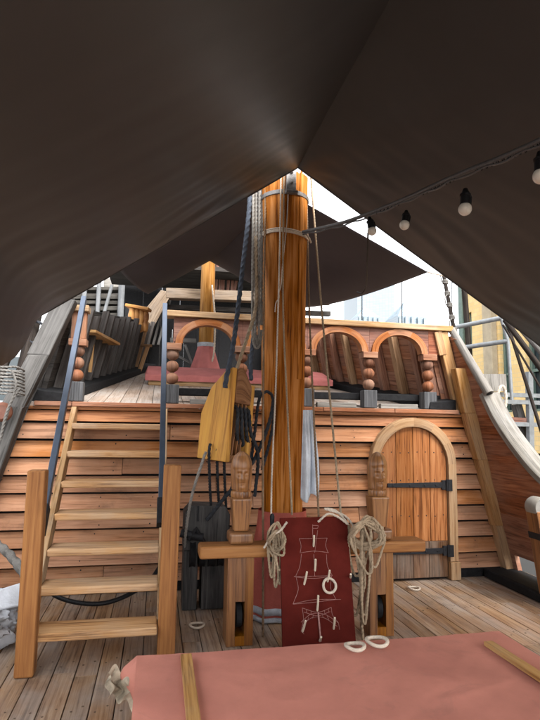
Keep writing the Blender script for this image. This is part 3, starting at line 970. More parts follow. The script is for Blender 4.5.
# belaying pins standing in the beam
def pin(x, label, mt, h=.16, yy=4.12, lean=0):
    mb = MB()
    mb.lathe([(.012, -.14), (.013, .0), (.02, .004), (.022, .05), (.015, .10), (.019, h-.02), (.012, h), (.002, h+.004)], (x, yy, ZB1-.003), 14, (lean, 0, 1))
    return tag(mb.build('belaying_pin', mt, smooth=True), label, 'belaying pin', 'belaying pins in the crossbeam')
pin(.885, 'black belaying pin beside the left rope coil on the crossbeam', M['iron'], .21)
pin(1.17, 'light wooden belaying pin just showing above the middle of the red board', M['mizzen'], .19)
pin(1.06, 'light wooden belaying pin just showing above the left half of the red board', M['mizzen'], .18)

# ------------------------------------------------------------------ game board leaning on the beam
c_tl, c_tr = at(280, 518, 3.985), at(347, 516, 3.985)
c_bl, c_br = at(283, 655, 3.77), at(357, 652, 3.77)
c_bl.z = c_br.z = .004
un = (c_tr-c_tl).normalized(); dn = (c_bl-c_tl).normalized()
bn = un.cross(dn).normalized()
if bn.y > 0: bn = -bn
gb = thing('game_board', (c_bl+c_br)/2, 'dark red ring-toss board with a ship drawing and pegs leaning on the crossbeam', 'game board')
mb = MB()
th = -bn*.022
mb.hexa([c_bl, c_br, c_br+th, c_bl+th], [c_tl, c_tr, c_tr+th, c_tl+th])
mb.build('panel', M['board'], gb, bevel=.002, seg=1)
def bp(cx, cy, off=0.0):                      # point on the face of the board
    return hit(240+cx/3.375, 480+cy/3.375, c_tl, bn)+bn*off
mb = MB()
def line(pts, r=.00125):
    P_ = [bp(x, y, .0012) for x, y in pts]
    mb.tube(smooth_path(P_, .012), r, 5)
for ln_ in (
    [(245, 150), (245, 195)], [(245, 153), (264, 154)], [(264, 154), (262, 163)], [(262, 163), (246, 163)],
    [(200, 198), (294, 196)], [(200, 198), (206, 222), (203, 245)], [(294, 196), (289, 220), (297, 245)], [(203, 246), (250, 240), (299, 245)],
    [(207, 250), (202, 290), (188, 324)], [(291, 250), (295, 290), (311, 322)], [(182, 326), (312, 323)], [(188, 328), (250, 332), (310, 325)],
    [(190, 330), (196, 370), (180, 416)], [(309, 327), (306, 365), (323, 402)], [(178, 418), (250, 404), (340, 403)], [(180, 419), (255, 412), (324, 403)],
    [(210, 432), (214, 470), (206, 510)], [(210, 432), (262, 446), (308, 430)], [(216, 446), (262, 458), (304, 444)], [(308, 430), (312, 455), (330, 480)],
    [(206, 480), (235, 455), (262, 450), (292, 456), (332, 482)], [(210, 492), (236, 468), (262, 462), (290, 468), (328, 494)], [(206, 510), (216, 520)], [(332, 482), (336, 505)],
    [(225, 437), (224, 447)], [(240, 442), (239, 453)], [(285, 440), (286, 452)], [(298, 435), (299, 447)], [(232, 462), (228, 474)], [(247, 456), (245, 467)], [(278, 455), (281, 466)], [(294, 459), (300, 472)], [(312, 468), (318, 483)],
    [(262, 170), (252, 245)], [(249, 250), (252, 325)]):
    line(ln_)
mb.build('ship_drawing', M['chalk'], gb)
for (xa, ya, xb, yb_) in ((250, 188, 249, 226), (255, 268, 254, 308), (226, 310, 217, 355), (303, 305, 296, 345), (264, 390, 262, 444), (222, 475, 211, 515), (320, 465, 317, 505), (274, 530, 270, 545), (374, 318, 374, 330)):
    a = bp(xb, yb_)
    t_ = hit(240+xa/3.375, 480+ya/3.375, c_tl+bn*.07, bn)
    mb = MB(); mb.tube([a-bn*.01, a.lerp(t_, .5), t_], [.0075, .0075, .007], 10)
    mb.build('peg', M['peg'], gb, smooth=True)
mb = MB(); mb.tube([bp(263, 446, .006), bp(268, 500, .006), bp(272, 545, .006)], .006, 8)
mb.build('mast_strip', M['chalk'], gb, smooth=True)

# quoits
def quoit(c, nrm, R0, label, sx=1, mt=None):
    mb = MB()
    path = []
    nrm = V(nrm).normalized(); x = nrm.cross(V((.3, 1, .2))).normalized(); y = nrm.cross(x)
    for j in range(96):
        a = 2*PI*j/96
        path.append(V(c)+x*R0*math.cos(a)*sx+y*R0*math.sin(a)+nrm*.004*math.sin(2*a+1))
    mb.tube(path, .0092, 12, loop=True)
    return tag(mb.build('quoit', mt or M['r_pale'], smooth=True), label, 'rope ring', 'rope quoits of the ring-toss game')
def zpt(x, y, z):
    d = ray(x, y); return EYE+d*((z-EYE.z)/d.z)
quoit(zpt(197, 625, .016), (0, 0, 1), .055, 'rope quoit lying on the deck between the stairs and the left bitt post')
quoit(zpt(414, 588, .016), (.05, 0, 1), .055, 'rope quoit lying on the deck in front of the arched door')
ZH = .50
quoit(zpt(355, 646, ZH+.016), (0, .03, 1), .046, 'rope quoit on the edge of the red canvas cover below the board')
quoit(zpt(377, 641, ZH+.018), (0, -.05, 1), .052, 'rope quoit on the edge of the red canvas cover below the right bitt post')
qc = bp(299, 356, .02)
quoit(qc, bn+V((.1, 0, .15)), .048, 'rope quoit hanging on a peg of the dark red board')

# ------------------------------------------------------------------ canvas covered hatch
# dirt on the canvas
nt = M['red'].node_tree; P = nt.nodes['Principled BSDF']
old = P.inputs['Base Color'].links[0].from_socket
tc = mk(nt, 'ShaderNodeTexCoord'); n9 = mk(nt, 'ShaderNodeTexNoise'); n9.inputs['Scale'].default_value = 3.4; n9.inputs['Detail'].default_value = 10; n9.inputs['Roughness'].default_value = .72; n9.inputs['Distortion'].default_value = .8
nt.links.new(tc.outputs['Object'], n9.inputs['Vector'])
r9 = ramp(nt, [(.56, (0, 0, 0)), (.74, (1, 1, 1))]); nt.links.new(n9.outputs[0], r9.inputs[0])
nt.links.new(mix(nt, math_(nt, 'MULTIPLY', r9.outputs[0], .4), old, (.20, .10, .085)), P.inputs['Base Color'])
hc = thing('hatch', (1.0, 1.8, 0), 'low hatch in the foreground under a dusty red canvas cover with wooden battens', 'hatch')
hl, hr = zpt(138, 655, ZH), zpt(500, 632, ZH)
he = zpt(540, 663, ZH)
YH = (hl.y+hr.y)/2
slope_r = (he.x-hr.x)/(hr.y-he.y)
mb = MB()
XLh, XRh, YF, YN = hl.x, hr.x, YH, .55
def hx(y): return XRh+.06*math.sin((YF-y)*1.5)*0
def covf(u, v):
    # v 0..1 : across with drop sides, u : aft to fore with drop at the aft end
    def prof(t, a, b, drop):
        # returns coordinate and height from a padded 0..1
        if t < .16: q = t/.16; return a-.018*(1-q)**.5-.0*q, ZH*(1-.92*(1-q)) if q < .93 else ZH-.0
        if t > .84: q = (1-t)/.16; return b+.018*(1-q)**.5, ZH*(1-.92*(1-q)) if q < .93 else ZH
        return a+(b-a)*(t-.16)/.68, ZH
    x, zx = prof(v, XLh, XRh, 0)
    if u < .12:
        q = u/.12; y = YF+.018*(1-q)**.5; zy = ZH*(1-.92*(1-q)) if q < .93 else ZH
    else:
        y = YF-(YF-YN)*(u-.12)/.88; zy = ZH
    z = min(zx, zy)
    k = 1-z/ZH
    # skirt folds
    fold = .02*k*(math.sin(y*14+1)+.6*math.sin(y*31))
    if zx < zy-1e-6:
        x += (-1 if v < .5 else 1)*(fold*.3-.03*k)
    elif zy < ZH-1e-6:
        y += .02*k*(math.sin(x*13)+.5*math.sin(x*29))+.04*k
    if zx == ZH and zy == ZH:
        z += .004*(1-abs(noise.noise(V((x*1.6+y*.9, y*3.4-x*1.1, 5))))*2.2)**3*.6+.002*(1-abs(noise.noise(V((x*4.2-y*1.7, y*2.2+x, 11))))*2)**3
        z += .004*noise.noise(V((x*2.3, y*2.3, 0)))+.003*noise.noise(V((x*7, y*5, 2)))-.006*math.sin(PI*(x-XLh)/(XRh-XLh))
    # bunched corner at the aft port side
    dcx = math.hypot(x-XLh, y-YF)
    if dcx < .17 and z < ZH-.004:
        g_ = math.exp(-((z-ZH+.07)/.07)**2)*(1-dcx/.17)
        x -= .075*g_; y -= .03*g_
    return (x, y, z)
mb.grid(covf, 200, 240, 2, 2)
mb.build('canvas_cover', M['red'], hc, smooth=True)
mb = MB(); mb.box(XLh+.03, XRh-.03, YN-.5, YF-.03, .003, ZH-.05, 'y')
mb.build('coaming', M['dark'], hc)
def batten(p0, p1, w=.052, h=.022):
    mb = MB(); mb.bar(p0, p1, w, h); return mb.build('batten', M['batten'], hc, bevel=.003)
a = zpt(186, 656, ZH+.014); b = zpt(194, 725, ZH+.014); a.z = b.z = ZH+.0145
batten(a, a+(b-a)*2.2)
a = zpt(488, 643, ZH+.014); b = zpt(545, 680, ZH+.014)
batten(a, a+(b-a)*2.6, .05)
# torn cloth end poking from under the cover
mb = MB()
c0 = at(119, 684, YH-.06)
def rag(u, v):
    return (c0.x-.05+.13*u+.014*math.sin(9*v+4*u), c0.y+.05*math.sin(5*u)-.03*v+.02*math.sin(14*u+3*v), c0.z+.05-.10*v+.022*math.sin(11*u)-.03*u)
mb.grid(rag, 24, 24)
o = mb.build('rag', M['ragcloth'], smooth=True)
tag(o, 'small pale torn rag hanging at the left corner of the red hatch cover', 'rag')

# ------------------------------------------------------------------ big yellow block
BO = at(233, 368, 4.36)                   # top of the near edge
axis = (at(225, 462, 4.30)-BO).normalized()   # down the block
n1 = V((-.78, -.62, 0)); n1 = (n1-axis*n1.dot(axis)).normalized()   # out of the yellow cheek
af = axis.cross(n1).normalized()
if af.x < 0: af = -af                      # along the cheek, towards the rope side
HB = (at(225, 462, 4.30)-BO).length
WB, DB = .33, .29
blk = thing('pulley_block', BO, 'big yellow wooden pulley block with four black ropes hanging beside the mast', 'pulley block')
def bq(a, d, h): return BO+af*(a-.0)+(-n1)*d+axis*h       # a: -WB..0 along cheek, d: into the block, h: down
def slab(mb, d0, d1, poly):
    mb.prism([bq(a, d0, h) for a, h in poly], (-n1)*(d1-d0))
full = [(0, HB), (-WB, HB*.97), (-WB, .36), (-WB*.72, .15), (-WB*.25, .015), (0, -.01)]
fullb = [(0, HB), (-WB, HB*.97), (-WB, .40), (-WB*.72, .22), (-WB*.25, .12), (0, .10)]
mb = MB(); slab(mb, 0, .055, full)
mb.build('cheek', M['yellow'], blk, bevel=.008)
mb = MB(); slab(mb, DB-.045, DB, fullb)
mb.build('cheek', M['yellow'], blk, bevel=.008)
nS = 4
inner0, inner1 = .056, DB-.051
wS = (inner1-inner0)/nS
mb = MB()
rings = []
for k in range(10):
    t = k/9
    d = inner0+(inner1-inner0)*t
    ht = -.012-.03*math.sin(PI*min(1, t*1.35))+.115*t**2.2
    rings.append([bq(a, d, h) for a, h in ((.006, ht+.012), (.012, ht+.05), (.008, .275), (-WB+.01, .30), (-WB*.72, .15+ht*.6), (-WB*.25, .02+ht))])
mb.ring_stack(rings)
mb.build('crown', M['blockend'], blk, bevel=.006)
mb = MB()
botp = [(-.03, HB-.06), (-.03, HB-.004), (-WB+.01, HB-.004), (-WB+.01, HB-.06)]
slab(mb, inner0, inner1, botp)
mb.build('base_plate', M['blockend'], blk, bevel=.004)
mb = MB()
for k in range(1, nS):
    d = inner0+wS*k
    slab(mb, d-.006, d+.006, [(-.03, HB-.061), (-WB+.02, HB-.061), (-WB+.02, .278), (.002, .278)])
mb.build('divider', M['blockend'], blk)
for k in range(nS):
    mb = MB()
    cpt = bq(-WB*.52, inner0+wS*(k+.5), .42)
    hw = wS/2-.008
    mb.lathe([(.02, -hw), (.118, -hw), (.108, 0), (.118, hw), (.02, hw)], cpt, 28, n1)
    mb.build('sheave', M['black'], blk, smooth=True)
# falls leaving the sheaves towards the mast
for k in range(nS):
    s0 = bq(-WB*.52+.125, inner0+wS*(k+.5), .42)
    d_ = inner0+wS*(k+.5)
    e0 = at((237, 243, 249, 258)[k], 456, 4.58)
    mids = s0.lerp(e0, .5)+V((.008, 0, 0))
    rope('black fall rope in the %s slot of the yellow pulley block' % ['leftmost', 'second from left', 'third from left', 'rightmost'][k],
         [bq(-.07, d_, .29), bq(.0, d_, .315), bq(.022, d_, .36), bq(.028, d_+.01*k, .50), e0, e0+V((.01*k-.03, .12, -.35))], .0155, M['r_dark'], 'black ropes of the pulley block')
for k, x in enumerate((209, 217, 224)):
    a = at(x, 456, 4.42)
    rope('black rope running from under the yellow block down to the dark knighthead, %s of three' % ['left', 'middle', 'right'][k],
         [a+axis*-.1, a, at(x+1, 490, 4.72), at(x+2, 506, 4.90), at(x+2, 516, 4.97)], .0125, M['r_dark'], 'black ropes of the pulley block')
rope('pale grey rope slanting from under the yellow block to the stair foot', [at(206, 452, 4.40), at(203, 460, 4.42), at(192, 495, 4.5), at(186, 530, 4.75), at(185, 548, 4.88)], .012, M['r_grey'])
# diagonal black bight
rope('thick black rope crossing diagonally behind the left carved head', [at(274, 398, 4.68), at(270, 420, 4.62), at(258, 452, 4.6), at(244, 475, 4.6), at(225, 497, 4.72), at(207, 520, 4.84)], .017, M['r_dark'])
rope('black rope bight hooked on the mast beside the yellow block', [at(262, 470, 4.66), at(270, 440, 4.64), at(274, 415, 4.63), at(272, 396, 4.63), at(265, 392, 4.63), at(259, 400, 4.60), at(255, 430, 4.6), at(250, 470, 4.62)], .014, M['r_dark'])

# hanging ropes above the block
rope('thick blue-black rope down to the top of the yellow block', [at(251, 120, 4.80), at(250, 196, 4.72), at(243, 265, 4.6), at(234, 340, 4.42), at(227, 375, 4.36), at(225, 388, 4.36)], .021, M['r_blue'])
rope('pale brown rope slanting down to the crown of the yellow block', [at(256, 170, 4.82), at(256, 260, 4.66), at(256, 305, 4.6), at(248, 335, 4.5), at(239, 362, 4.42), at(236, 375, 4.42)], .016, M['r_tan'])
rope('dark rope hanging behind the pale rope above the yellow block', [at(258, 160, 4.9), at(257, 300, 4.8), at(254, 330, 4.7), at(251, 362, 4.55), at(251, 380, 4.5)], .019, M['r_blue'])
mb = MB()
for x, y1, q in ((252.5, 326, 0), (255.5, 342, .02), (258.8, 340, .01), (261.5, 325, .03)):
    add_rope(mb, [at(x+1, 150, 4.74+q), at(x+.5, 230, 4.68+q), at(x, 300, 4.62+q), at(x, y1, 4.6+q)], .0125)
add_rope(mb, [at(252.5, 326, 4.6), at(253, 340, 4.6), at(256, 348, 4.6), at(260, 344, 4.6), at(261.5, 330, 4.62)], .0125)
add_rope(mb, [at(255.5, 338, 4.61), at(257, 345, 4.61), at(258.8, 338, 4.61)], .0125)
tag(mb.build('rope_hank', M['r_grey'], smooth=True), 'hank of pale grey rope hanging down the left side of the mast', 'rope')

# lines on the mast
YM = 4.52
rope('long brown rope from the mast top down to the deck left of the red board', [at(266, 150, 4.7), at(264, 300, 4.58), at(263, 450, 4.42), at(263, 560, 4.3), at(263, 640, 4.22)], .0095, M['r_brown'])
rope('pale cord down the front of the mast to the left rope coil', [at(281, 165, YM), at(280, 240, YM-.01), at(276, 380, YM-.02), at(272, 470, YM-.1), at(271, 530, 4.25)], .0075, M['r_pale'])
rope('thin white line zigzagging down the front of the mast', [at(289, 170, YM), at(287, 220, YM), at(283, 260, YM), at(281, 285, YM), at(279, 292, YM), at(279, 298, YM), at(276, 303, YM), at(275, 312, YM)], .005, M['r_pale'])
rope('grey rope down the middle of the mast behind the red board', [at(284, 175, YM), at(283, 300, YM), at(287, 400, YM), at(292, 515, 4.35)], .0085, M['r_tan'])
rope('taut rope down the right edge of the mast past the hanging cloth', [at(306, 165, 4.72), at(309, 300, 4.6), at(314, 420, 4.45), at(319, 522, 4.2)], .009, M['r_brown'])
rope('taut rope slanting from the mast top to the right rope coil', [at(310, 165, 4.74), at(320, 290, 4.58), at(331, 410, 4.4), at(341, 516, 4.16)], .0095, M['r_tan'])
mb = MB()
for dz in (0, .016, -.012):
    mb.tube([(mc(3.37).x+(mr(3.37)+.010)*math.cos(2*PI*j/40), mc(3.37).y+(mr(3.37)+.010)*math.sin(2*PI*j/40), at(285,231,4.55).z+dz+.01*math.sin(2*PI*j/40*2)) for j in range(40)], .0075, 8, loop=True)
add_rope(mb, [at(300, 230, 4.6), at(305, 233, 4.58), at(309, 238, 4.58), at(311, 243, 4.6)], .009)
tag(mb.build('lashing', M['r_pale'], smooth=True), 'white cord lashing round the mast just below the awning', 'rope')

# ------------------------------------------------------------------ dark knighthead
kn = thing('knighthead', (.47, 4.95, 0), 'black weathered timber knighthead standing behind the left bitt post', 'knighthead')
kx0, kx1, ky0, ky1 = .265, .665, 4.86, 5.14
mb = MB()
mb.prism([(kx0, ky0, .50), (kx1, ky0, .50), (kx1, ky0, .80), (kx1-.04, ky0, .87), (kx0+.06, ky0, .885), (kx0, ky0, .82)], (0, ky1-ky0, 0))
mb.build('head_block', M['knight'], kn, bevel=.015, seg=3)
for a, b in ((kx0+.005, kx0+.13), (kx0+.165, kx1-.005)):
    mb = MB(); mb.box(a, b, ky0+.02, ky1-.02, .003, .498, 'z'); mb.build('post', M['knight'], kn, bevel=.008)
mb = MB()
for k in range(4):
    x = kx0+.08+.08*k
    mb.lathe([(.02, -.025), (.11, -.025), (.10, 0), (.11, .025), (.02, .025)], (x, ky0+.03, .47), 24, (1, 0, 0))
mb.build('sheave', M['black'], kn, smooth=True)
mb = MB()
mb.box(kx0+.11, kx0+.125, ky0-.012, ky0+.01, .75, .882, 'z')
mb.tube([(kx0-.03, ky0-.03, .66), (kx0+.16, ky0-.05, .62)], .035, 10)
mb.tube([(kx0+.04, ky0-.05, .60), (kx0+.1, ky0-.06, .70), (kx0+.17, ky0-.05, .58)], .02, 8)
mb.build('iron_strap', M['iron'], kn, smooth=True)

# ------------------------------------------------------------------ rope coils on the beam
def hank(label, cx, cy, ztop, width, drops, r, mt, seed, turns=4):
    Q = random.Random(seed); mb = MB()
    for k, d in enumerate(drops):
        xo = cx+Q.uniform(-.4, .4)*width; w = width*Q.uniform(.25, .6); yo = cy-.02-.012*k+Q.uniform(-.02, .02)
        sw = Q.uniform(-.3, .3)*width
        add_rope(mb, [(xo-w*.3, yo+.04, ztop+.02), (xo-w*.5, yo, ztop-.08), (xo-w*.45+sw*.6, yo-.01, ztop-d*.6), (xo-w*.2+sw, yo, ztop-d*.93), (xo+sw, yo-.005, ztop-d),
                      (xo+w*.2+sw, yo, ztop-d*.92), (xo+w*.45+sw*.5, yo+.01, ztop-d*.55), (xo+w*.5, yo, ztop-.06), (xo+w*.3, yo+.03, ztop+.03)], r)
    for k in range(turns):
        a = Q.uniform(0, 6); pts = []
        for j in range(9):
            b = a+j*2*PI/8*1.15
            pts.append((cx+width*(.38+.18*Q.random())*math.cos(b), cy-.05-.05*Q.random()+.05*math.sin(b*2), ztop-.03+.09*math.sin(b)+Q.uniform(-.035, .035)))
        add_rope(mb, pts, r)
    return tag(mb.build('rope_coil', mt, smooth=True), label, 'rope coil')
hank('tan rope coil hung on the crossbeam left of the red board', .875, 4.0, .80, .12, (.30, .34, .27, .36, .24), .0085, M['r_tan'], 3, 4)
c = at(362, 525, 4.0)
hank('big tangled rope coil hung on the crossbeam right of the red board', 1.555, 3.97, .83, .25, (.62, .34, .60, .30, .42, .26, .66, .30), .0095, M['r_tan'], 21, 13)
rope('loose rope tail hanging from the right coil down to the deck', [at(362, 545, 3.93), at(364, 580, 3.93), at(361, 610, 3.93), at(363, 640, 3.9)], .011, M['r_tan'])
rope('pale rope ends looped over the top edge of the red board', [at(318, 522, 3.93), at(328, 514, 3.93), at(338, 517, 3.93), at(348, 524, 3.93), at(336, 511, 4.0), at(325, 509, 4.0), at(345, 516, 3.98), at(356, 530, 3.95)], .0085, M['r_pale'])
rope('curved pale peg rope sticking out over the left edge of the red board', [at(264, 548, 3.93), at(272, 536, 3.9), at(281, 530, 3.88), at(287, 522, 3.86)], .008, M['r_pale'])

# ------------------------------------------------------------------ cloth by the mast
mb = MB()
tp = at(309, 408, 4.60)
def tow(u, v):
    y_ = 410+88*v
    xa = 303-1.5*v; xb = 312+6.5*math.sin(min(1, v*1.2)*PI/2)
    p = at(xa+(xb-xa)*u, y_+ (4*math.sin(u*7) if v > .95 else 0), 4.54)
    p.y += .025*math.sin(u*11+2*v)*(.4+v)+.01*math.sin(u*23)
    return p
mb.grid(tow, 30, 40)
o = mb.build('cloth', M['towel'], smooth=True)
sm = o.modifiers.new('cloth_thickness', 'SOLIDIFY'); sm.thickness = .006
tag(o, 'pale blue cloth hanging against the right side of the mast', 'cloth')

# ------------------------------------------------------------------ string lights
pA, pB = at(305, 232, 4.64), at(540, 140, 2.75)
def cab(t): 
    p = pA.lerp(pB, t); p.z -= .10*math.sin(PI*t)*1.0
    return p
# follow the photo's sag
cpts = [at(303, 232, 4.50), at(345, 222, 4.0), at(400, 201, 3.35), at(455, 176, 2.75), at(500, 158, 2.4), at(540, 140, 2.12), at(600, 108, 1.8), at(680, 60, 1.5)]
mb = MB()
path = smooth_path(cpts, .02)
mb.tube(path, .0145, 10)
mb.tube([p+V((0, 0, -.024))+V((0, 0, .006*math.sin(k*.45))) for k, p in enumerate(path)], .0065, 8)
cable = mb.build('festoon_cable', M['cable'], smooth=True)
tag(cable, 'grey festoon cable with spiral wrap strung from the mast to the upper right', 'cable')
mb = MB()
for s0, s1 in ((.30, .40), (.47, .60), (.63, .80)):
    k0, k1 = int(len(path)*s0), int(len(path)*s1)
    hx_ = []
    seg = path[k0:k1]
    for j in range(len(seg)*4):
        i_ = j//4; f_ = (j % 4)/4
        p = seg[i_].lerp(seg[min(i_+1, len(seg)-1)], f_)
        a = j*.75
        hx_.append(p+V((0, .020*math.cos(a), .020*math.sin(a)-.008)))
    mb.tube(hx_, .0035, 5)
mb.build('spiral_wrap', M['plastic'], cable, smooth=True)
def bulb(x, y, Y, label, s=1.0, tilt=(0, 0)):
    c = at(x, y, Y)                # centre of the glass
    root = thing('festoon_lamp', c, label, 'lamp', 'lamps on the festoon cable')
    ax = V((tilt[0], tilt[1], 1)).normalized()
    mb = MB(); prof = []
    for j in range(13):
        a = -PI/2+PI*.80*j/12
        prof.append((max(.0008, .036*s*math.cos(a)), .036*s*math.sin(a)))
    mb.lathe(prof, c, 24, ax); mb.build('globe', M['bulb'], root, smooth=True)
    mb = MB(); mb.lathe([(.024*s, .022*s), (.028*s, .026*s), (.026*s, .07*s), (.03*s, .072*s), (.03*s, .082*s), (.02*s, .09*s), (.012*s, .115*s), (.004, .118*s)], c, 18, ax)
    mb.tube([c+ax*.10*s+V((.016, 0, 0)), c+ax*.07*s+V((.034*s, 0, 0)), c+ax*.03*s+V((.032*s, 0, 0))], .006*s, 6)
    mb.build('lamp_socket', M['plastic'], root, smooth=True)
bulb(372, 231, 3.66, 'festoon lamp nearest the mast, against the white sky gap', .95, (-.2, 0))
bulb(404.5, 225, 3.3, 'festoon lamp second from the mast, hanging tilted', .95, (.2, .1))
bulb(465, 209, 2.66, 'large festoon lamp hanging from the cable at upper right', 1.05, (.05, 0))
bulb(541, 176, 2.12, 'festoon lamp cut by the right edge of the picture', 1.05)
rope('thin black cable drooping from the festoon lamp down to the rail', [at(368, 233, 3.7), at(367, 262, 4.3), at(366, 285, 5.0), at(362, 293, 5.2), at(357, 292, 5.3)], .008, M['plastic'], name='hanging_cable', cat='cable')

# ------------------------------------------------------------------ bulwarks of the main deck
def bulwark(side, planks, cap, lab):
    sx = (lambda x: x) if side > 0 else (lambda x: 2*X0-x)
    root = thing('bulwark', (sx(3.8), 4.5, 0), lab, 'bulwark')
    capz = [(5.47, 2.62), (5.29, 2.31), (5.14, 1.93), (5.02, 1.64), (4.82, 1.36), (4.55, 1.10), (4.2, .93), (3.7, .84), (2.8, .80), (-2.5, .80)]
    if side < 0: capz = [(5.47, .94), (5.29, .93), (5.14, .92), (5.02, .91), (4.82, .90), (4.55, .88), (4.2, .86), (3.7, .84), (2.8, .80), (-2.5, .80)]
    def cz(y):
        for (ya, za), (yb_, zb_) in zip(capz, capz[1:]):
            if yb_ <= y <= ya: return za+(zb_-za)*(ya-y)/(ya-yb_)
        return capz[-1][1]
    mb = MB()
    z = .26
    k = 0
    while z < 2.6:
        z1 = z+.21
        # planks clipped by the cap curve
        ys = [5.60, 5.5]+[5.5-.05*j for j in range(1, 30)]+[3.9, 3.4, 2.8, 1, -2.5]
        pr = .005*(k % 2)
        top = [(y, min(z1+.003, cz(min(y, 5.47)))) for y in ys]
        for (ya, ta), (yb_, tb) in zip(top, top[1:]):
            ta2, tb2 = max(ta, z), max(tb, z)
            if ta2-z < .002 and tb2-z < .002: continue
            i = len(mb.v)
            mb.hexa([(sx(XR(z)-pr), ya, z), (sx(XR(z)+.05), ya, z), (sx(XR(ta2)+.05), ya, ta2), (sx(XR(ta2)-pr), ya, ta2)],
                    [(sx(XR(z)-pr), yb_, z), (sx(XR(z)+.05), yb_, z), (sx(XR(tb2)+.05), yb_, tb2), (sx(XR(tb2)-pr), yb_, tb2)])
            for q in range(len(mb.uv)-6, len(mb.uv)):
                mb.uv[q] = [(mb.v[j].y+k*7.7, mb.v[j].z) for j in mb.f[q]]
        z = z1; k += 1
    # lower strake with a freeing port
    for a, b in ((5.6, 5.28), (4.62, -2.5)):
        mb.hexa([(sx(XR(.05)), a, .05), (sx(XR(.05)+.05), a, .05), (sx(XR(.256)+.05), a, .256), (sx(XR(.256)), a, .256)],
                [(sx(XR(.05)), b, .05), (sx(XR(.05)+.05), b, .05), (sx(XR(.256)+.05), b, .256), (sx(XR(.256)), b, .256)])
    mb.build('planking', planks, root, weld=True)
    # cap rail following the curve
    mb = MB()
    path = smooth_path([(sx(XR(z_)+.03), y_, z_+.02) for y_, z_ in capz[2:]], .06)
    rings = []
    for j, p in enumerate(path):
        d = (path[min(j+1, len(path)-1)]-path[max(j-1, 0)]).normalized()
        xx = V((side, 0, 0)); nn = xx.cross(d).normalized()
        if nn.z < 0 or (abs(nn.z) < .2 and nn.y > 0): nn = -nn
        rings.append([p+xx*a+nn*b for a, b in ((-.075, -.03), (.12, -.03), (.12, .055), (-.02, .055), (-.075, .03))])
    mb.ring_stack(rings)
    mb.build('cap_rail', cap, root, bevel=.006)
    if side < 0:
        mb = MB(); mb.box(*sorted((sx(3.50), sx(3.86))), -2.5, 5.2, .004, .10, 'y'); mb.build('waterway', M['black'], root, bevel=.02)
        return root
    mb = MB()
    p0, p1 = V((sx(XR(2.72)+.05), 5.52, 2.70)), V((sx(XR(1.98)+.02), 5.06, 1.95))
    mb.tube([p0, p0.lerp(p1, .3), p0.lerp(p1, .7), p1], [.040, .044, .048, .050], 18)
    lg = mb.build('rail_log', M['capgrey'], root, smooth=True)
    mb = MB(); dd = (p1-p0).normalized(); mb.tube([p1-dd*.01, p1+dd*.004], .03, 16)
    mb.build('hole_shade_disc', M['black'], lg)  # solid black disc painted in for the shade inside the bore
    mb = MB()
    mb.box(*sorted((sx(3.50), sx(3.86))), -2.5, 5.44, .004, .10, 'y')
    mb.build('waterway', M['black'], root, bevel=.02)
    return root
bulwark(1, M['ribred'], M['palegrey'], 'red-brown main deck bulwark with a bleached curved cap rail, right of the door')
bulwark(-1, M['ribgrey'], M['grey'], 'weathered grey main deck bulwark left of the stairs')

th_ = thing('timberhead', (3.33, 4.45, .1), 'short wooden timberhead with a pale rounded top by the right bulwark', 'timberhead')
mb = MB()
x_, y_ = 3.40, 4.45
mb.hexa([(3.47, y_-.08, .10), (3.66, y_-.08, .10), (3.66, y_+.08, .10), (3.47, y_+.08, .10)],
        [(3.36, y_-.08, .86), (3.54, y_-.08, .86), (3.54, y_+.08, .86), (3.36, y_+.08, .86)])
mb.build('shaft', M['bitt'], th_, bevel=.012)
mb = MB(); mb.lathe([(.003, -.078), (.085, -.076), (.092, -.06), (.092, .06), (.085, .076), (.003, .078)], (3.44, y_, .885), 24, (0, 1, 0))
mb.build('rounded_top', M['palegrey'], th_, smooth=True)
mb = MB(); mb.hexa([(3.395, y_-.088, .60), (3.59, y_-.088, .60), (3.59, y_+.088, .60), (3.395, y_+.088, .60)],
                   [(3.385, y_-.088, .66), (3.58, y_-.088, .66), (3.58, y_+.088, .66), (3.385, y_+.088, .66)])
mb.build('strap', M['iron'], th_, bevel=.004)

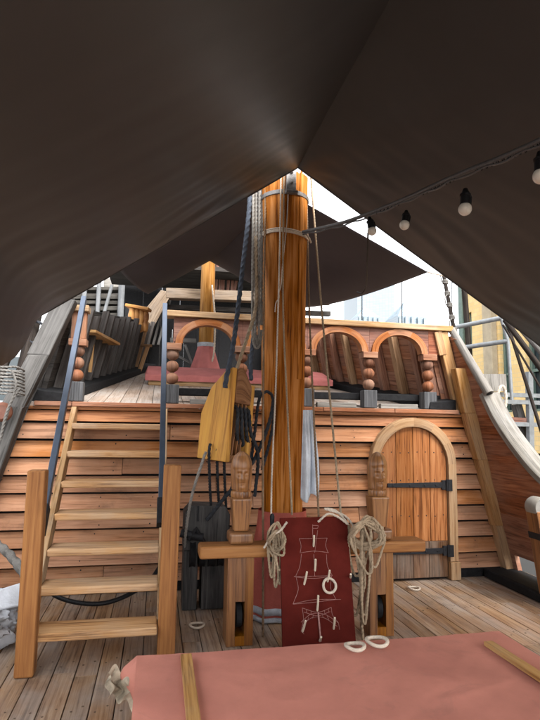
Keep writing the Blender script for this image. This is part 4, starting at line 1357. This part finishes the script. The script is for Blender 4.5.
# ------------------------------------------------------------------ quarterdeck bulwarks
def qx(y, z):      # inner face on the port (left) side
    return -1.10+.13*(y-5.6)+.22*(z-zq(y))
def qbulwark(side, lab):
    sx = (lambda x: x) if side < 0 else (lambda x: 2*X0-x)
    root = thing('quarterdeck_bulwark', (sx(-.9), 7.5, ZQ), lab, 'bulwark')
    mt = M['dark'] if side < 0 else M['ribred']  # right planks' warmer colour includes the light on them; left weathered dark
    mb = MB()
    f_ = lambda y, h, o_: (sx(qx(y, zq(y)+h)-o_), y, zq(y)+h)
    mb.hexa([f_(5.62, 0, .055), f_(5.62, 0, .08), f_(5.62, .89, .08), f_(5.62, .89, .055)], [f_(12.2, 0, .055), f_(12.2, 0, .08), f_(12.2, .89, .08), f_(12.2, .89, .055)])
    for k in range(5):
        a, b = .0+.18*k, .18*(k+1)-.004
        ys = [5.62, 7.2, 9, 10.8, 12.2]
        for ya, yb_ in zip(ys, ys[1:]):
            f_ = lambda y, h, o_: (sx(qx(y, zq(y)+h)-o_), y, zq(y)+h)
            mb.hexa([f_(ya, a, 0), f_(ya, a, .05), f_(ya, b, .05), f_(ya, b, 0)], [f_(yb_-.003, a, 0), f_(yb_-.003, a, .05), f_(yb_-.003, b, .05), f_(yb_-.003, b, 0)])
    mb.build('planking', mt, root)
    k = 0
    y = 5.85
    while y < 11.2:
        w = R.uniform(.10, .14)
        mb = MB()
        hh = R.uniform(.86, .98) if side < 0 else .89
        z0_, z1_ = zq(y)+.02, zq(y)+hh
        mb.hexa([(sx(qx(y, z0_)+.10), y-w/2, z0_), (sx(qx(y, z0_)+.002), y-w/2, z0_), (sx(qx(y, z0_)+.002), y+w/2, z0_), (sx(qx(y, z0_)+.10), y+w/2, z0_)],
                [(sx(qx(y, z1_)+.085), y-w/2, z1_), (sx(qx(y, z1_)+.002), y-w/2, z1_), (sx(qx(y, z1_)+.002), y+w/2, z1_), (sx(qx(y, z1_)+.085), y+w/2, z1_)])
        if side < 0: mt2 = M['ribgrey']
        else: mt2 = M['riblight'] if k % 3 == 1 else M['ribred']
        if side < 0 and k == 12: mt2 = M['riblight']
        mb.build('rib', mt2, root, bevel=.006)
        y += .36 if side < 0 else .44; k += 1
    mb = MB()
    for ya, yb_ in ((5.66, 8.4), (8.4, 12)):
        f_ = lambda y, o_, h: (sx(qx(y, zq(y)+.9)+o_), y, zq(y)+.9+h)
        mb.hexa([f_(ya, -.12, 0), f_(ya, -.003, 0), f_(ya, -.003, .05), f_(ya, -.12, .05)], [f_(yb_, -.12, 0), f_(yb_, -.003, 0), f_(yb_, -.003, .05), f_(yb_, -.12, .05)])
    mb.build('cap', M['grey'] if side < 0 else M['frame'], root, bevel=.006)
    mb = MB()
    for ya, yb_ in ((5.48, 12.0),):
        f_ = lambda y, o_, h: (sx(qx(y, zq(y))+o_), y, zq(y)+h)
        mb.hexa([f_(ya, -.06, .004), f_(ya, .27, .004), f_(ya, .25, .09), f_(ya, -.06, .12)], [f_(yb_, -.06, .004), f_(yb_, .27, .004), f_(yb_, .25, .09), f_(yb_, -.06, .12)])
    mb.build('waterway', M['black'], root, bevel=.01)
qbulwark(-1, 'dark weathered quarterdeck bulwark with leaning ribs behind the stairs')
qbulwark(1, 'red-brown quarterdeck bulwark with leaning ribs seen through the right arches')

# plank shelf on the left bulwark
sh = thing('plank_seat', at(100, 345, 6.8), 'light brown plank seat on the left quarterdeck bulwark', 'seat')
mb = MB(); mb.bar(at(86, 331, 6.3), at(112, 344, 7.4), .22, .035); mb.build('plank', M['batten'], sh, bevel=.005)
mb = MB(); mb.bar(at(93, 340, 6.6), at(90, 372, 6.7), .04, .04, (0, 1, 0)); mb.build('leg', M['batten'], sh, bevel=.004)

# carved bracket
cb = thing('carved_bracket', at(138, 330, 9.5), 'golden carved bracket of four lobes on the left quarterdeck bulwark', 'carving')
mb = MB(); mb.bar(at(127, 306, 9.5), at(150, 310, 9.4), .22, .05); mb.build('top_board', M['gold'], cb, bevel=.006)
for k in range(4):
    p = at(131+4.6*k, 331-.0*k, 9.45+.03*k)
    mb = MB(); mb.lathe([(.004, -.03), (.045, -.01), (.06, .05), (.05, .12), (.038, .15), (.06, .20), (.062, .28), (.045, .36), (.045, .40)], p, 16); mb.build('lobe', M['gold'], cb, smooth=True)

# ------------------------------------------------------------------ things on the quarterdeck
qh = thing('canvas_hatch', (1.3, 8.0, zq(8)), 'low canvas-covered hatch of faded red on the quarterdeck behind the balustrade', 'hatch')
mb = MB()
ya, yb_ = 7.55, 8.7
xa, xb = at(147, 375, 7.55).x, at(331, 380, 7.55).x
zt1 = at(160, 374, 7.55).z
def qcov(u, v):
    def pr(t, a, b):
        if t < .15: return a-.02, t/.15
        if t > .85: return b+.02, (1-t)/.15
        return a+(b-a)*(t-.15)/.7, 1
    x, hx_ = pr(u, xa, xb); y, hy = pr(v, ya, yb_)
    h_ = min(hx_, hy)
    z = zq(y)+.07+(zt1-zq(ya)-.07)*h_
    if h_ == 1: z += .07*math.sin(PI*(v-.15)/.7)+.012*noise.noise(V((x*4, y*4, 1)))
    else:
        x += .012*math.sin(y*20); y += .015*math.sin(x*17)
    return (x, y, z)
mb.grid(qcov, 80, 40); mb.build('cover', M['redq'], qh, smooth=True)
mb = MB(); mb.hexa([(xa+.02, ya+.01, zq(ya)+.004), (xa+.02, yb_, zq(yb_)+.004), (xa+.02, yb_, zq(yb_)+.075), (xa+.02, ya+.01, zq(ya)+.075)],
                   [(xb-.02, ya+.01, zq(ya)+.004), (xb-.02, yb_, zq(yb_)+.004), (xb-.02, yb_, zq(yb_)+.075), (xb-.02, ya+.01, zq(ya)+.075)])
mb.build('coaming', M['pale'], qh, bevel=.006)

# mizzen
mz = V((.88, 10.5, 0))
mi = thing('mizzenmast', (mz.x, mz.y, zq(10.5)), 'slim honey-coloured mizzen mast with a red canvas boot on the quarterdeck', 'mast')
mb = MB(); mb.lathe([(.145, zq(10.5)+.1), (.14, 4.0), (.13, 7.5)], (mz.x, mz.y, 0), 24); mb.build('mast_pole', M['mizzen'], mi, smooth=True)
mb = MB()
def mcoat(u, v):
    th = 2*PI*u; r_ = .155+.16*v**1.3+.014*math.sin(8*th)*(.3+v)
    return (mz.x+r_*math.cos(th), mz.y+r_*math.sin(th), zq(10.5)+.01+.56*(1-v))
mb.grid(mcoat, 48, 12); ct = mb.build('mast_coat', M['redq'], mi, smooth=True)
mb = MB(); mb.lathe([(.15, 3.07), (.168, 3.075), (.172, 3.15), (.15, 3.155)], (mz.x, mz.y, 0), 24); mb.build('collar', M['hem'], mi, smooth=True)
rope('pale line hanging beside the mizzen mast', [at(212, 285, 10.3), at(215, 320, 10.3), at(214, 352, 10.3), at(211, 364, 10.3)], .018, M['r_pale'])

# poop
po = thing('poop_cabin', (.9, 11.6, 2.7), 'dark poop cabin front with heavy beams behind the mizzen mast', 'cabin')
mb = MB()
for k in range(14):
    x = -.75+.25*k
    mb.box(x, x+.246, 11.6, 11.68, 2.6, 4.05, 'z')
mb.build('front_wall', M['black'], po)  # planks coloured black to carry the shade over the poop front
mb = MB(); mb.bar(at(166, 294, 11.0), at(330, 300, 11.0), .22, .21, (0, 0, 1)); mb.build('beam', M['beamq'], po, bevel=.012)
mb = MB(); mb.bar(at(160, 307, 11.2), at(330, 314, 11.2), .12, .10); mb.build('beam', M['dark'], po, bevel=.01)
mb = MB()
for k in range(8):
    x = -.9+.45*k
    mb.box(x, x+.446, 13.4, 13.48, 3.9, 6.4, 'z')
mb.build('dark_backdrop', M['black'], po)  # black backdrop added to block sky and give the dark under the awning
mb = MB(); mb.box(-1.2, 3.2, 11.5, 13.3, 4.9, 5.0, 'x'); mb.build('shade_roof', M['dark'], po)  # roof added only to shade the poop walls
mb = MB()
mb.hexa([at(138, 318, 10.9), at(150, 334, 10.9), at(150, 334, 11.3), at(138, 318, 11.3)], [at(161, 290, 10.9), at(172, 293, 10.9), at(172, 293, 11.3), at(161, 290, 11.3)])
mb.build('roof_edge', M['beamq'], po, bevel=.01)
for k in range(3):
    mb = MB(); mb.bar(at(160+5*k, 300, 11.3), at(148+5*k, 345, 11.3), .05, .06, (0, 1, 0)); mb.build('strut', M['grey'], po, bevel=.005)
for k in range(7):
    mb = MB(); q = 218+4*k+R.uniform(-1, 1)
    mb.bar(at(q+R.uniform(-2, 2), 262+k*2, 12.2), at(q-3, 292, 12.2), .07, .05, (0, 1, 0)); mb.build('stowed_spar', M['spandrel'], po, bevel=.01)
mb = MB(); mb.bar(at(185, 345, 10.8), at(195, 372, 10.6), .05, .05, (0, 1, 0)); mb.bar(at(176, 355, 10.8), at(192, 364, 10.7), .05, .05, (0, 1, 0)); mb.bar(at(170, 340, 10.9), at(196, 341, 10.9), .05, .09)
o = mb.build('trestle', M['grey'], bevel=.005); tag(o, 'small grey wooden trestle in the dark left of the mizzen mast', 'trestle')
mb = MB(); mb.bar(at(140, 345, 10), at(152, 346, 10), .1, .04); mb.bar(at(148, 346, 10), at(135, 384, 9.6), .07, .05, (0, 1, 0))
o = mb.build('ladder_plank', M['riblight'], bevel=.005); tag(o, 'orange-brown leaning prop on the left quarterdeck bulwark', 'prop')

# ------------------------------------------------------------------ left edge: shrouds, hawser, bag, hose
rope('thick grey hawser curving down behind the left stair post', [at(-30, 530, 4.9), at(-8, 541, 4.75), at(8, 553, 4.6), at(22, 571, 4.45), at(31, 588, 4.4)], .034, M['r_old'])
mb = MB()
mb.tube(smooth_path([at(40, 585, 4.9), at(58, 597, 4.8), at(80, 603, 4.75), at(105, 603, 4.75), at(130, 594, 4.85), at(150, 580, 5.0), at(160, 566, 5.1)], .04), .018, 10)
tag(mb.build('hose', M['plastic'], smooth=True), 'black hose drooping behind the lower stair treads', 'hose')
bg = thing('bundle', (-1.1, 4.3, 0), 'white plastic sheeting bundle on the deck at the left edge', 'bundle')
mb = MB()
def blob(c, rx, ry, rz, seed, amp):
    c = V(c)
    def f_(u, v):
        th = 2*PI*u; ph = PI*v
        d = V((math.sin(ph)*math.cos(th), math.sin(ph)*math.sin(th), math.cos(ph)))
        k = 1+amp*noise.noise(d*1.8+V((seed, 0, 0)))+amp*.6*noise.noise(d*4.5+V((0, seed, 0)))+amp*.35*abs(noise.noise(d*9+V((0, 0, seed))))
        p = c+V((d.x*rx*k, d.y*ry*k, d.z*rz*k)); p.z = max(p.z, .006); return p
    return f_
mb.grid(blob((-1.22, 4.35, .17), .27, .25, .20, 3, .35), 70, 44)
mb.build('lower_sheet', M['bag'], bg, smooth=True)
mb = MB(); mb.hexa([at(-30, 598, 4.25), at(25, 581, 4.35), at(24, 590, 4.5), at(-30, 606, 4.5)], [at(-30, 616, 4.2), at(20, 606, 4.3), at(20, 611, 4.5), at(-30, 620, 4.5)])
mb.build('box_lid', M['bag'], bg, bevel=.01)
mb = MB(); mb.grid(blob((-1.18, 4.22, .16), .17, .12, .10, 8, .5), 50, 30); mb.build('dark_cloth', M['bagdark'], bg, smooth=True)

def shroud(lab, p0, p1, r, mt, dead=False):
    root = thing('shroud', p0, lab, 'rigging', 'shrouds outside the bulwarks')
    mb = MB(); mb.tube(smooth_path([p0, p0.lerp(p1, .5), p1], .3), r, 10); mb.build('shroud_rope', mt, root, smooth=True)
    return root
shroud('thick dark shroud rising at the left edge behind the grey corner timber', at(6, 440, 5.7), at(60, 215, 6.6), .062, M['spar'])
shroud('second dark shroud at the far left under the awning edge', at(-22, 430, 5.6), at(30, 300, 6.4), .045, M['spar'])
for k, (a, b) in enumerate((((8, 334), (42, 346)), ((24, 316), (52, 328)), ((-5, 372), (30, 380)))):
    rope('ratline across the left shrouds, %s of three' % ['middle', 'upper', 'lower'][k], [at(*a, 6.0), at(*b, 6.0)], .016, M['r_dark'], 'ratlines on the left shrouds')
mb = MB()
for k in range(8):
    y_ = 366+3.4*k
    add_rope(mb, [at(-14, y_, 5.0), at(4, y_+1, 4.9), at(16, y_+2+R.uniform(-1, 1), 4.95), at(24, y_+5, 5.1), at(16, y_+5, 5.25), at(-10, y_+3, 5.3)], .0095)
add_rope(mb, [at(12, 370, 4.88), at(16, 385, 4.86), at(10, 405, 4.86), at(4, 425, 4.88)], .010)
add_rope(mb, [at(20, 388, 4.88), at(12, 400, 4.86), at(6, 415, 4.86), at(0, 440, 4.88)], .012)
tag(mb.build('rope_lashing', M['r_old'], smooth=True), 'grey rope lashing wound round the deadeyes at the left edge', 'rope')
de = thing('deadeye', at(3, 420, 5.1), 'round dark red deadeye below the left rope lashing', 'deadeye')
mb = MB(); mb.lathe([(.002, -.05), (.06, -.048), (.085, -.02), (.085, .02), (.06, .048), (.002, .05)], at(2, 412, 5.1), 24, (0, 1, 0)); mb.build('disc', M['spandrel'], de, smooth=True)

# right side rigging and the quay
shroud('black backstay crossing in front of the yellow building', at(552, 465, 5.2), at(500, 300, 5.9), .020, M['spar'])
shroud('thick dark shroud at the right edge under the awning', at(575, 415, 4.6), at(505, 320, 5.3), .030, M['spar'])
shroud('grey spar slanting under the right awning edge', at(600, 420, 5.4), at(512, 318, 6.4), .040, M['grey'])
shroud('knotted dark stay rising from the end of the right rail', at(457, 345, 6.2), at(437, 240, 6.8), .026, M['spar'])
shroud('long dark stay in front of the yellow building', at(473, 400, 7.4), at(462, 260, 7.8), .045, M['spar'])
shroud('thin black stay fanning out lowest under the right awning edge', at(590, 470, 4.8), at(503, 325, 5.6), .012, M['spar'])
shroud('thin black stay just above the thick dark shroud at the right edge', at(600, 395, 4.9), at(506, 318, 5.7), .012, M['spar'])
mb = MB()
for k in range(7):
    t_ = .12+.11*k
    p_ = at(457, 345, 6.2).lerp(at(437, 240, 6.8), t_)
    for q in range(3):
        mb.torus(p_+V((0, 0, .018*q)), (0.1, 0, 1), .03, .011, 14, 6)
    if k % 2: add_rope(mb, [p_+V((-.02, -.03, 0)), p_+V((-.06, -.04, -.06)), p_+V((-.05, -.05, -.16))], .008)
tag(mb.build('seizing', M['r_old'], smooth=True), 'ragged rope seizings wound on the knotted stay at the right rail end', 'rope')
for x, y0, y1, Y_, lab in ((362, 275, 320, 7.2, 'thin vertical line left of the glass towers'), (402, 270, 324, 7.2, 'thin vertical line between the glass towers'), (452, 268, 330, 7.4, 'thin vertical line right of the rail end')):
    rope(lab+' above the quarterdeck rail', [at(x, y0, Y_), at(x, y1, Y_)], .008, M['r_dark'])
rope('white tie cord from the corner of the aft awning', [at(428, 272, 5.5), at(436, 274, 5.6), at(446, 276, 5.9)], .01, M['r_pale'])
rope('thin cord stretched from the stay to the right awning edge', [at(443, 272, 6.2), at(465, 282, 6.0), at(485, 292, 5.6)], .008, M['r_pale'])

ql = thing('quay_walkway', (7, 9, 0), 'steel quay walkway with white handrails beside the ship on the right', 'walkway')
mb = MB()
for a, b in (((452, 328), (501, 318)), ((461, 348), (508, 341))):
    mb.tube([at(*a, 7.6), at(*b, 7.0)], .036, 12)
mb.tube([at(501, 318, 7.0), at(508, 341, 7.0), at(512, 400, 7.0)], .026, 10)
mb.build('handrail', M['galv'], ql, smooth=True)
mb = MB(); mb.hexa([at(477, 374, 8), at(506, 374, 8), at(506, 374, 8.1), at(477, 374, 8.1)], [at(480, 391, 8), at(507, 391, 8), at(507, 391, 8.1), at(480, 391, 8.1)])
mb.build('panel', M['palegrey'], ql)
mb = MB()
for y_ in (395, 402, 424): mb.bar(at(482, y_-1, 8.2), at(575, y_+2, 8.2), .08, .07)
mb.build('walkway_beam', M['galv'], ql)
for x in (529, 560):
    mb = MB(); mb.bar(at(x, 372, 8.2), at(x+2, 475, 8.2), .09, .09, (0, 1, 0)); mb.build('stanchion', M['galv'], ql)
mb = MB(); mb.bar(at(516, 404, 8.4), at(535, 470, 8.4), .13, .13, (0, 1, 0)); mb.build('brace', M['grey'], ql)
mb = MB(); mb.bar(at(500, 420, 8.3), at(530, 422, 8.3), .16, .12); mb.build('fender_beam', M['spandrel'], ql)
mb = MB(); lp = []
for j in range(25):
    a = 2*PI*j/24; lp.append(at(502+4*math.sin(a), 399-13*math.cos(a), 6.6))
add_rope(mb, lp, .02)
tag(mb.build('mooring_loop', M['r_pale'], smooth=True), 'pale rope loop hanging on the quay walkway', 'rope')

# yellow brick building
bmat, nt, P, N = newmat('yellow_brick')
tc = N('ShaderNodeTexCoord'); sp_ = N('ShaderNodeSeparateXYZ'); mp = N('ShaderNodeCombineXYZ'); nt.links.new(tc.outputs['Object'], sp_.inputs[0])
nt.links.new(math_(nt, 'ADD', sp_.outputs[1], sp_.outputs[0]), mp.inputs[0]); nt.links.new(sp_.outputs[2], mp.inputs[1])
bk = N('ShaderNodeTexBrick'); bk.inputs['Scale'].default_value = 2.2
bk.inputs['Color1'].default_value = (.72, .52, .24, 1); bk.inputs['Color2'].default_value = (.62, .43, .18, 1); bk.inputs['Mortar'].default_value = (.50, .40, .25, 1)
bk.inputs['Mortar Size'].default_value = .012
nt.links.new(mp.outputs[0], bk.inputs['Vector']); nt.links.new(bk.outputs['Color'], P.inputs['Base Color']); P.inputs['Roughness'].default_value = .9
glass = plain('window_glass', (.03, .04, .045), .12, var=.3, scale=2, bump=.02)
green = plain('green_window_paint', (.10, .15, .13), .5)
stone = plain('stone_dressing', (.34, .28, .19), .85, var=.2, scale=4)
XW = 9.0
bd = thing('brick_building', (XW, 12, -2), 'tall yellow brick warehouse on the quay at right', 'building')
def atX(x, y, X_):
    d = ray(x, y); return EYE+d*(X_/d.x)
yfar = atX(458, 300, XW).y
wins = [(atX(b_, 300, XW).y, atX(a_, 300, XW).y) for a_, b_ in ((466, 471), (497.5, 508), (523, 538))]+[(7.0, 8.0), (4.5, 5.5)]
zrows = [(-.4, 1.0), (2.0, 5.0), (6.4, 8.6)]
mb = MB()
yy = yfar
for y0_, y1_ in wins+[(1, 1)]:
    mb.box(XW, XW+.5, y1_, yy, -3, 11, 'z')
    if y1_ > y0_:
        zz = -3
        for z0_, z1_ in zrows+[(11, 11)]:
            mb.box(XW+.004, XW+.5, y0_, y1_, zz, z0_, 'y'); zz = z1_
    yy = y0_
mb.box(XW+.51, XW+9, 1, yfar, -3, 10.9, 'y')
mb.build('wall', bmat, bd)
for y0_, y1_ in wins:
    for z0_, z1_ in zrows:
        mb = MB()
        mb.box(XW+.12, XW+.2, y0_, y0_+.09, z0_, z1_, 'z'); mb.box(XW+.12, XW+.2, y1_-.09, y1_, z0_, z1_, 'z')
        for q in (0, .33, .66): mb.box(XW+.13, XW+.19, y0_+.09, y1_-.09, z0_+(z1_-z0_)*q, z0_+(z1_-z0_)*q+.07, 'y')
        fr2 = mb.build('window', green, bd)
        mb = MB(); mb.box(XW+.22, XW+.26, y0_+.001, y1_-.001, z0_+.001, z1_-.001, 'z'); mb.build('pane', glass, fr2)
mb = MB()
mb.box(XW-.18, XW-.002, atX(496, 300, XW).y, atX(487, 300, XW).y, -3, 11, 'z')
mb.build('pilaster', stone, bd, bevel=.02)
mb = MB(); q = atX(461, 300, XW-.1); mb.tube([(XW-.1, q.y, -2), (XW-.1, q.y, 10.5)], .09, 10); mb.build('drainpipe', green, bd, smooth=True)

M['scafpole'] = plain('scaffold_pole', (.12, .125, .13), .6, var=.3, scale=3)
M['scafboard'] = wood('scaffold_board', (.062, .056, .048), (.03, .027, .024), (.10, .092, .08), var=.5, rough=.8, spec=.1)
# scaffold and shed far left
scf = thing('scaffold', at(110, 400, 17), 'grey scaffold of poles and stacked boards beyond the left bulwark', 'scaffold')
YS = 17.0
for x in (86, 100, 123, 146):
    mb = MB(); a = at(x, 268, YS); mb.tube([(a.x, YS, 0), (a.x, YS, a.z+.6)], .11 if x == 123 else .07, 8); mb.build('pole', M['scafpole'], scf, smooth=True)
for (a, b) in (((126, 338), (150, 292)), ((128, 292), (146, 335)), ((98, 335), (112, 285))):
    mb = MB(); mb.tube([at(*a, YS-.15), at(*b, YS-.15)], .05, 8); mb.build('brace', M['scafpole'], scf, smooth=True)
for k, y_ in enumerate((291, 298, 304, 310, 316, 322, 328, 334)):
    mb = MB(); mb.bar(at(70, y_+R.uniform(-1, 1), YS+.4), at(160, y_+R.uniform(-1, 1), YS+.4), .5, .10+.03*(k % 2)); mb.build('board', M['scafboard'], scf)
shd = thing('shed', at(110, 300, 19.5), 'dark timber shed with a pale tank on its roof behind the scaffold', 'shed')
mb = MB(); a, b = at(60, 288, 19.5), at(166, 345, 19.5)
mb.box(a.x, b.x, 19.5, 23, -2, at(100, 290, 19.5).z, 'x'); mb.build('wall', M['dark'], shd)
mb = MB(); a, b = at(104, 277, 19.7), at(126, 289, 19.7); mb.box(a.x, b.x, 19.7, 21, b.z-.1, a.z, 'x'); mb.build('roof_tank', M['palegrey'], shd, bevel=.05)

# pale block far left behind the shrouds
pbm = plain('pale_render', (.50, .54, .56), .8, var=.08, scale=.6, bump=.02)
pb_ = thing('pale_building', at(10, 420, 24), 'pale rendered building beyond the left shrouds', 'building')
mb = MB(); a, b = at(-40, 300, 24), at(60, 330, 24); mb.box(a.x, b.x, 24, 32, -3, 5.6, 'x'); mb.build('wall', pbm, pb_)
for k in range(4):
    mb = MB(); x_ = a.x+.6+1.2*k; mb.box(x_, x_+.7, 23.95, 24.02, 2.4, 4.2, 'z'); w_ = mb.build('window', glass, pb_)

# glass towers
tg, nt, P, N = newmat('pale_tower_glass')
tc = N('ShaderNodeTexCoord'); bk = N('ShaderNodeTexBrick'); bk.offset = 0
sp_ = N('ShaderNodeSeparateXYZ'); mp = N('ShaderNodeCombineXYZ'); nt.links.new(tc.outputs['Object'], sp_.inputs[0]); nt.links.new(sp_.outputs[0], mp.inputs[0]); nt.links.new(sp_.outputs[2], mp.inputs[1])
bk.inputs['Scale'].default_value = .25; bk.inputs['Color1'].default_value = (.16, .20, .23, 1); bk.inputs['Color2'].default_value = (.14, .18, .215, 1); bk.inputs['Mortar'].default_value = (.11, .145, .17, 1)
bk.inputs['Mortar Size'].default_value = .02
nt.links.new(mp.outputs[0], bk.inputs['Vector']); nt.links.new(bk.outputs['Color'], P.inputs['Base Color']); P.inputs['Roughness'].default_value = .3
bluef = plain('haze_blue_roof_glass', (.17, .215, .245), .8, var=.3, scale=.4, bump=0)  # pale blue with distance haze put into the colour
def tower(lab, x0p, x1p, ytop, Y, peak):
    a, b = at(x0p, ytop, Y), at(x1p, ytop, Y)
    root = thing('glass_tower', ((a.x+b.x)/2, Y, -3), lab, 'tower')
    w = b.x-a.x
    mb = MB(); mb.box(a.x, b.x, Y, Y+w, -3, a.z, 'z'); mb.build('shaft', tg, root)
    if peak:
        cx = (a.x+b.x)/2; top = at((x0p+x1p)/2, peak, Y+w/2)
        for k in range(5):
            x_ = a.x+w*(.06+.88*k/4)
            mb = MB(); mb.box(x_-w*.05, x_+w*.05, Y-.9, Y-.3, a.z-w*.5, a.z-.02-.2*abs(k-2), 'z'); mb.build('column', bluef, root)
        mb = MB(); i = 0
        base = [V((a.x, Y, a.z+.02)), V((b.x, Y, a.z+.02)), V((b.x, Y+w, a.z+.02)), V((a.x, Y+w, a.z+.02))]
        tp_ = V((cx, Y+w/2, top.z-.5))
        for k in range(4): mb.quad([base[k], base[(k+1) % 4], tp_])
        mb.quad(base[::-1]); mb.build('roof', bluef, root)
tower('distant haze-blue pointed glass roof just above the right arches', 398, 426, 316, 210, 300)
tower('second distant haze-blue glass roof nearer the mast', 358, 380, 316, 240, 306)
tower('very tall pale glass office tower in the distance', 357, 394, 255, 300, None)

# ------------------------------------------------------------------ ground and water
gm = plain('quay_stone', (.26, .25, .235), .9, var=.15, scale=.5, bump=.1)
wm = plain('dock_water', (.05, .06, .055), .15, var=.2, scale=.3, bump=.3)
mb = MB(); mb.quad([(-3000, -3000, -3.0), (3000, -3000, -3.0), (3000, 3000, -3.0), (-3000, 3000, -3.0)])
tag(mb.build('dock_water', wm), kind='structure')
mb = MB(); mb.box(7.2, 400, -60, 400, -3.5, -.3, 'y'); mb.box(-400, -5.2, -60, 400, -3.5, -.3, 'y'); mb.box(-5.1, 7.1, 22.5, 400, -3.5, -.3, 'x')
tag(mb.build('quay_ground', gm), kind='structure')
# hull sides under the deck
mb = MB()
for s in (-1, 1):
    x_ = X0+s*2.83
    mb.box(min(x_, x_+s*.12), max(x_, x_+s*.12), -5, 12.5, -3.2, .04, 'y')
tag(mb.build('hull_side', M['dark']), 'dark tarred hull side below the deck', 'hull')

# ------------------------------------------------------------------ light
EXPO = 2.58
w = bpy.data.worlds.new('World'); sc.world = w; w.use_nodes = True
nt = w.node_tree; bgd = nt.nodes['Background']
sky = nt.nodes.new('ShaderNodeTexSky'); sky.sky_type = 'NISHITA'; sky.sun_disc = False
el, rot = math.radians(52), math.radians(155)
sky.sun_elevation = el; sky.sun_rotation = rot; sky.air_density = 1.0; sky.dust_density = 3.0
hs = nt.nodes.new('ShaderNodeHueSaturation'); hs.inputs['Saturation'].default_value = .12
nt.links.new(sky.outputs[0], hs.inputs['Color']); nt.links.new(hs.outputs[0], bgd.inputs['Color']); bgd.inputs['Strength'].default_value = .15
sl_ = bpy.data.lights.new('sun', 'SUN'); sl_.energy = .6; sl_.angle = math.radians(30); sl_.color = (1, .97, .92)
so = bpy.data.objects.new('sun', sl_); col.objects.link(so)
sd = V((math.sin(rot)*math.cos(el), math.cos(rot)*math.cos(el), math.sin(el)))
so.rotation_euler = sd.to_track_quat('Z', 'Y').to_euler()
so.location = (0, 0, 30)
sc.render.engine = 'CYCLES'
sc.cycles.max_bounces = 8; sc.cycles.diffuse_bounces = 5
sc.view_settings.view_transform = 'Standard'; sc.view_settings.look = 'None'
sc.view_settings.gamma = 1; sc.view_settings.use_curve_mapping = False
sc.view_settings.exposure = EXPO
sc.render.resolution_x = 768; sc.render.resolution_y = 1024
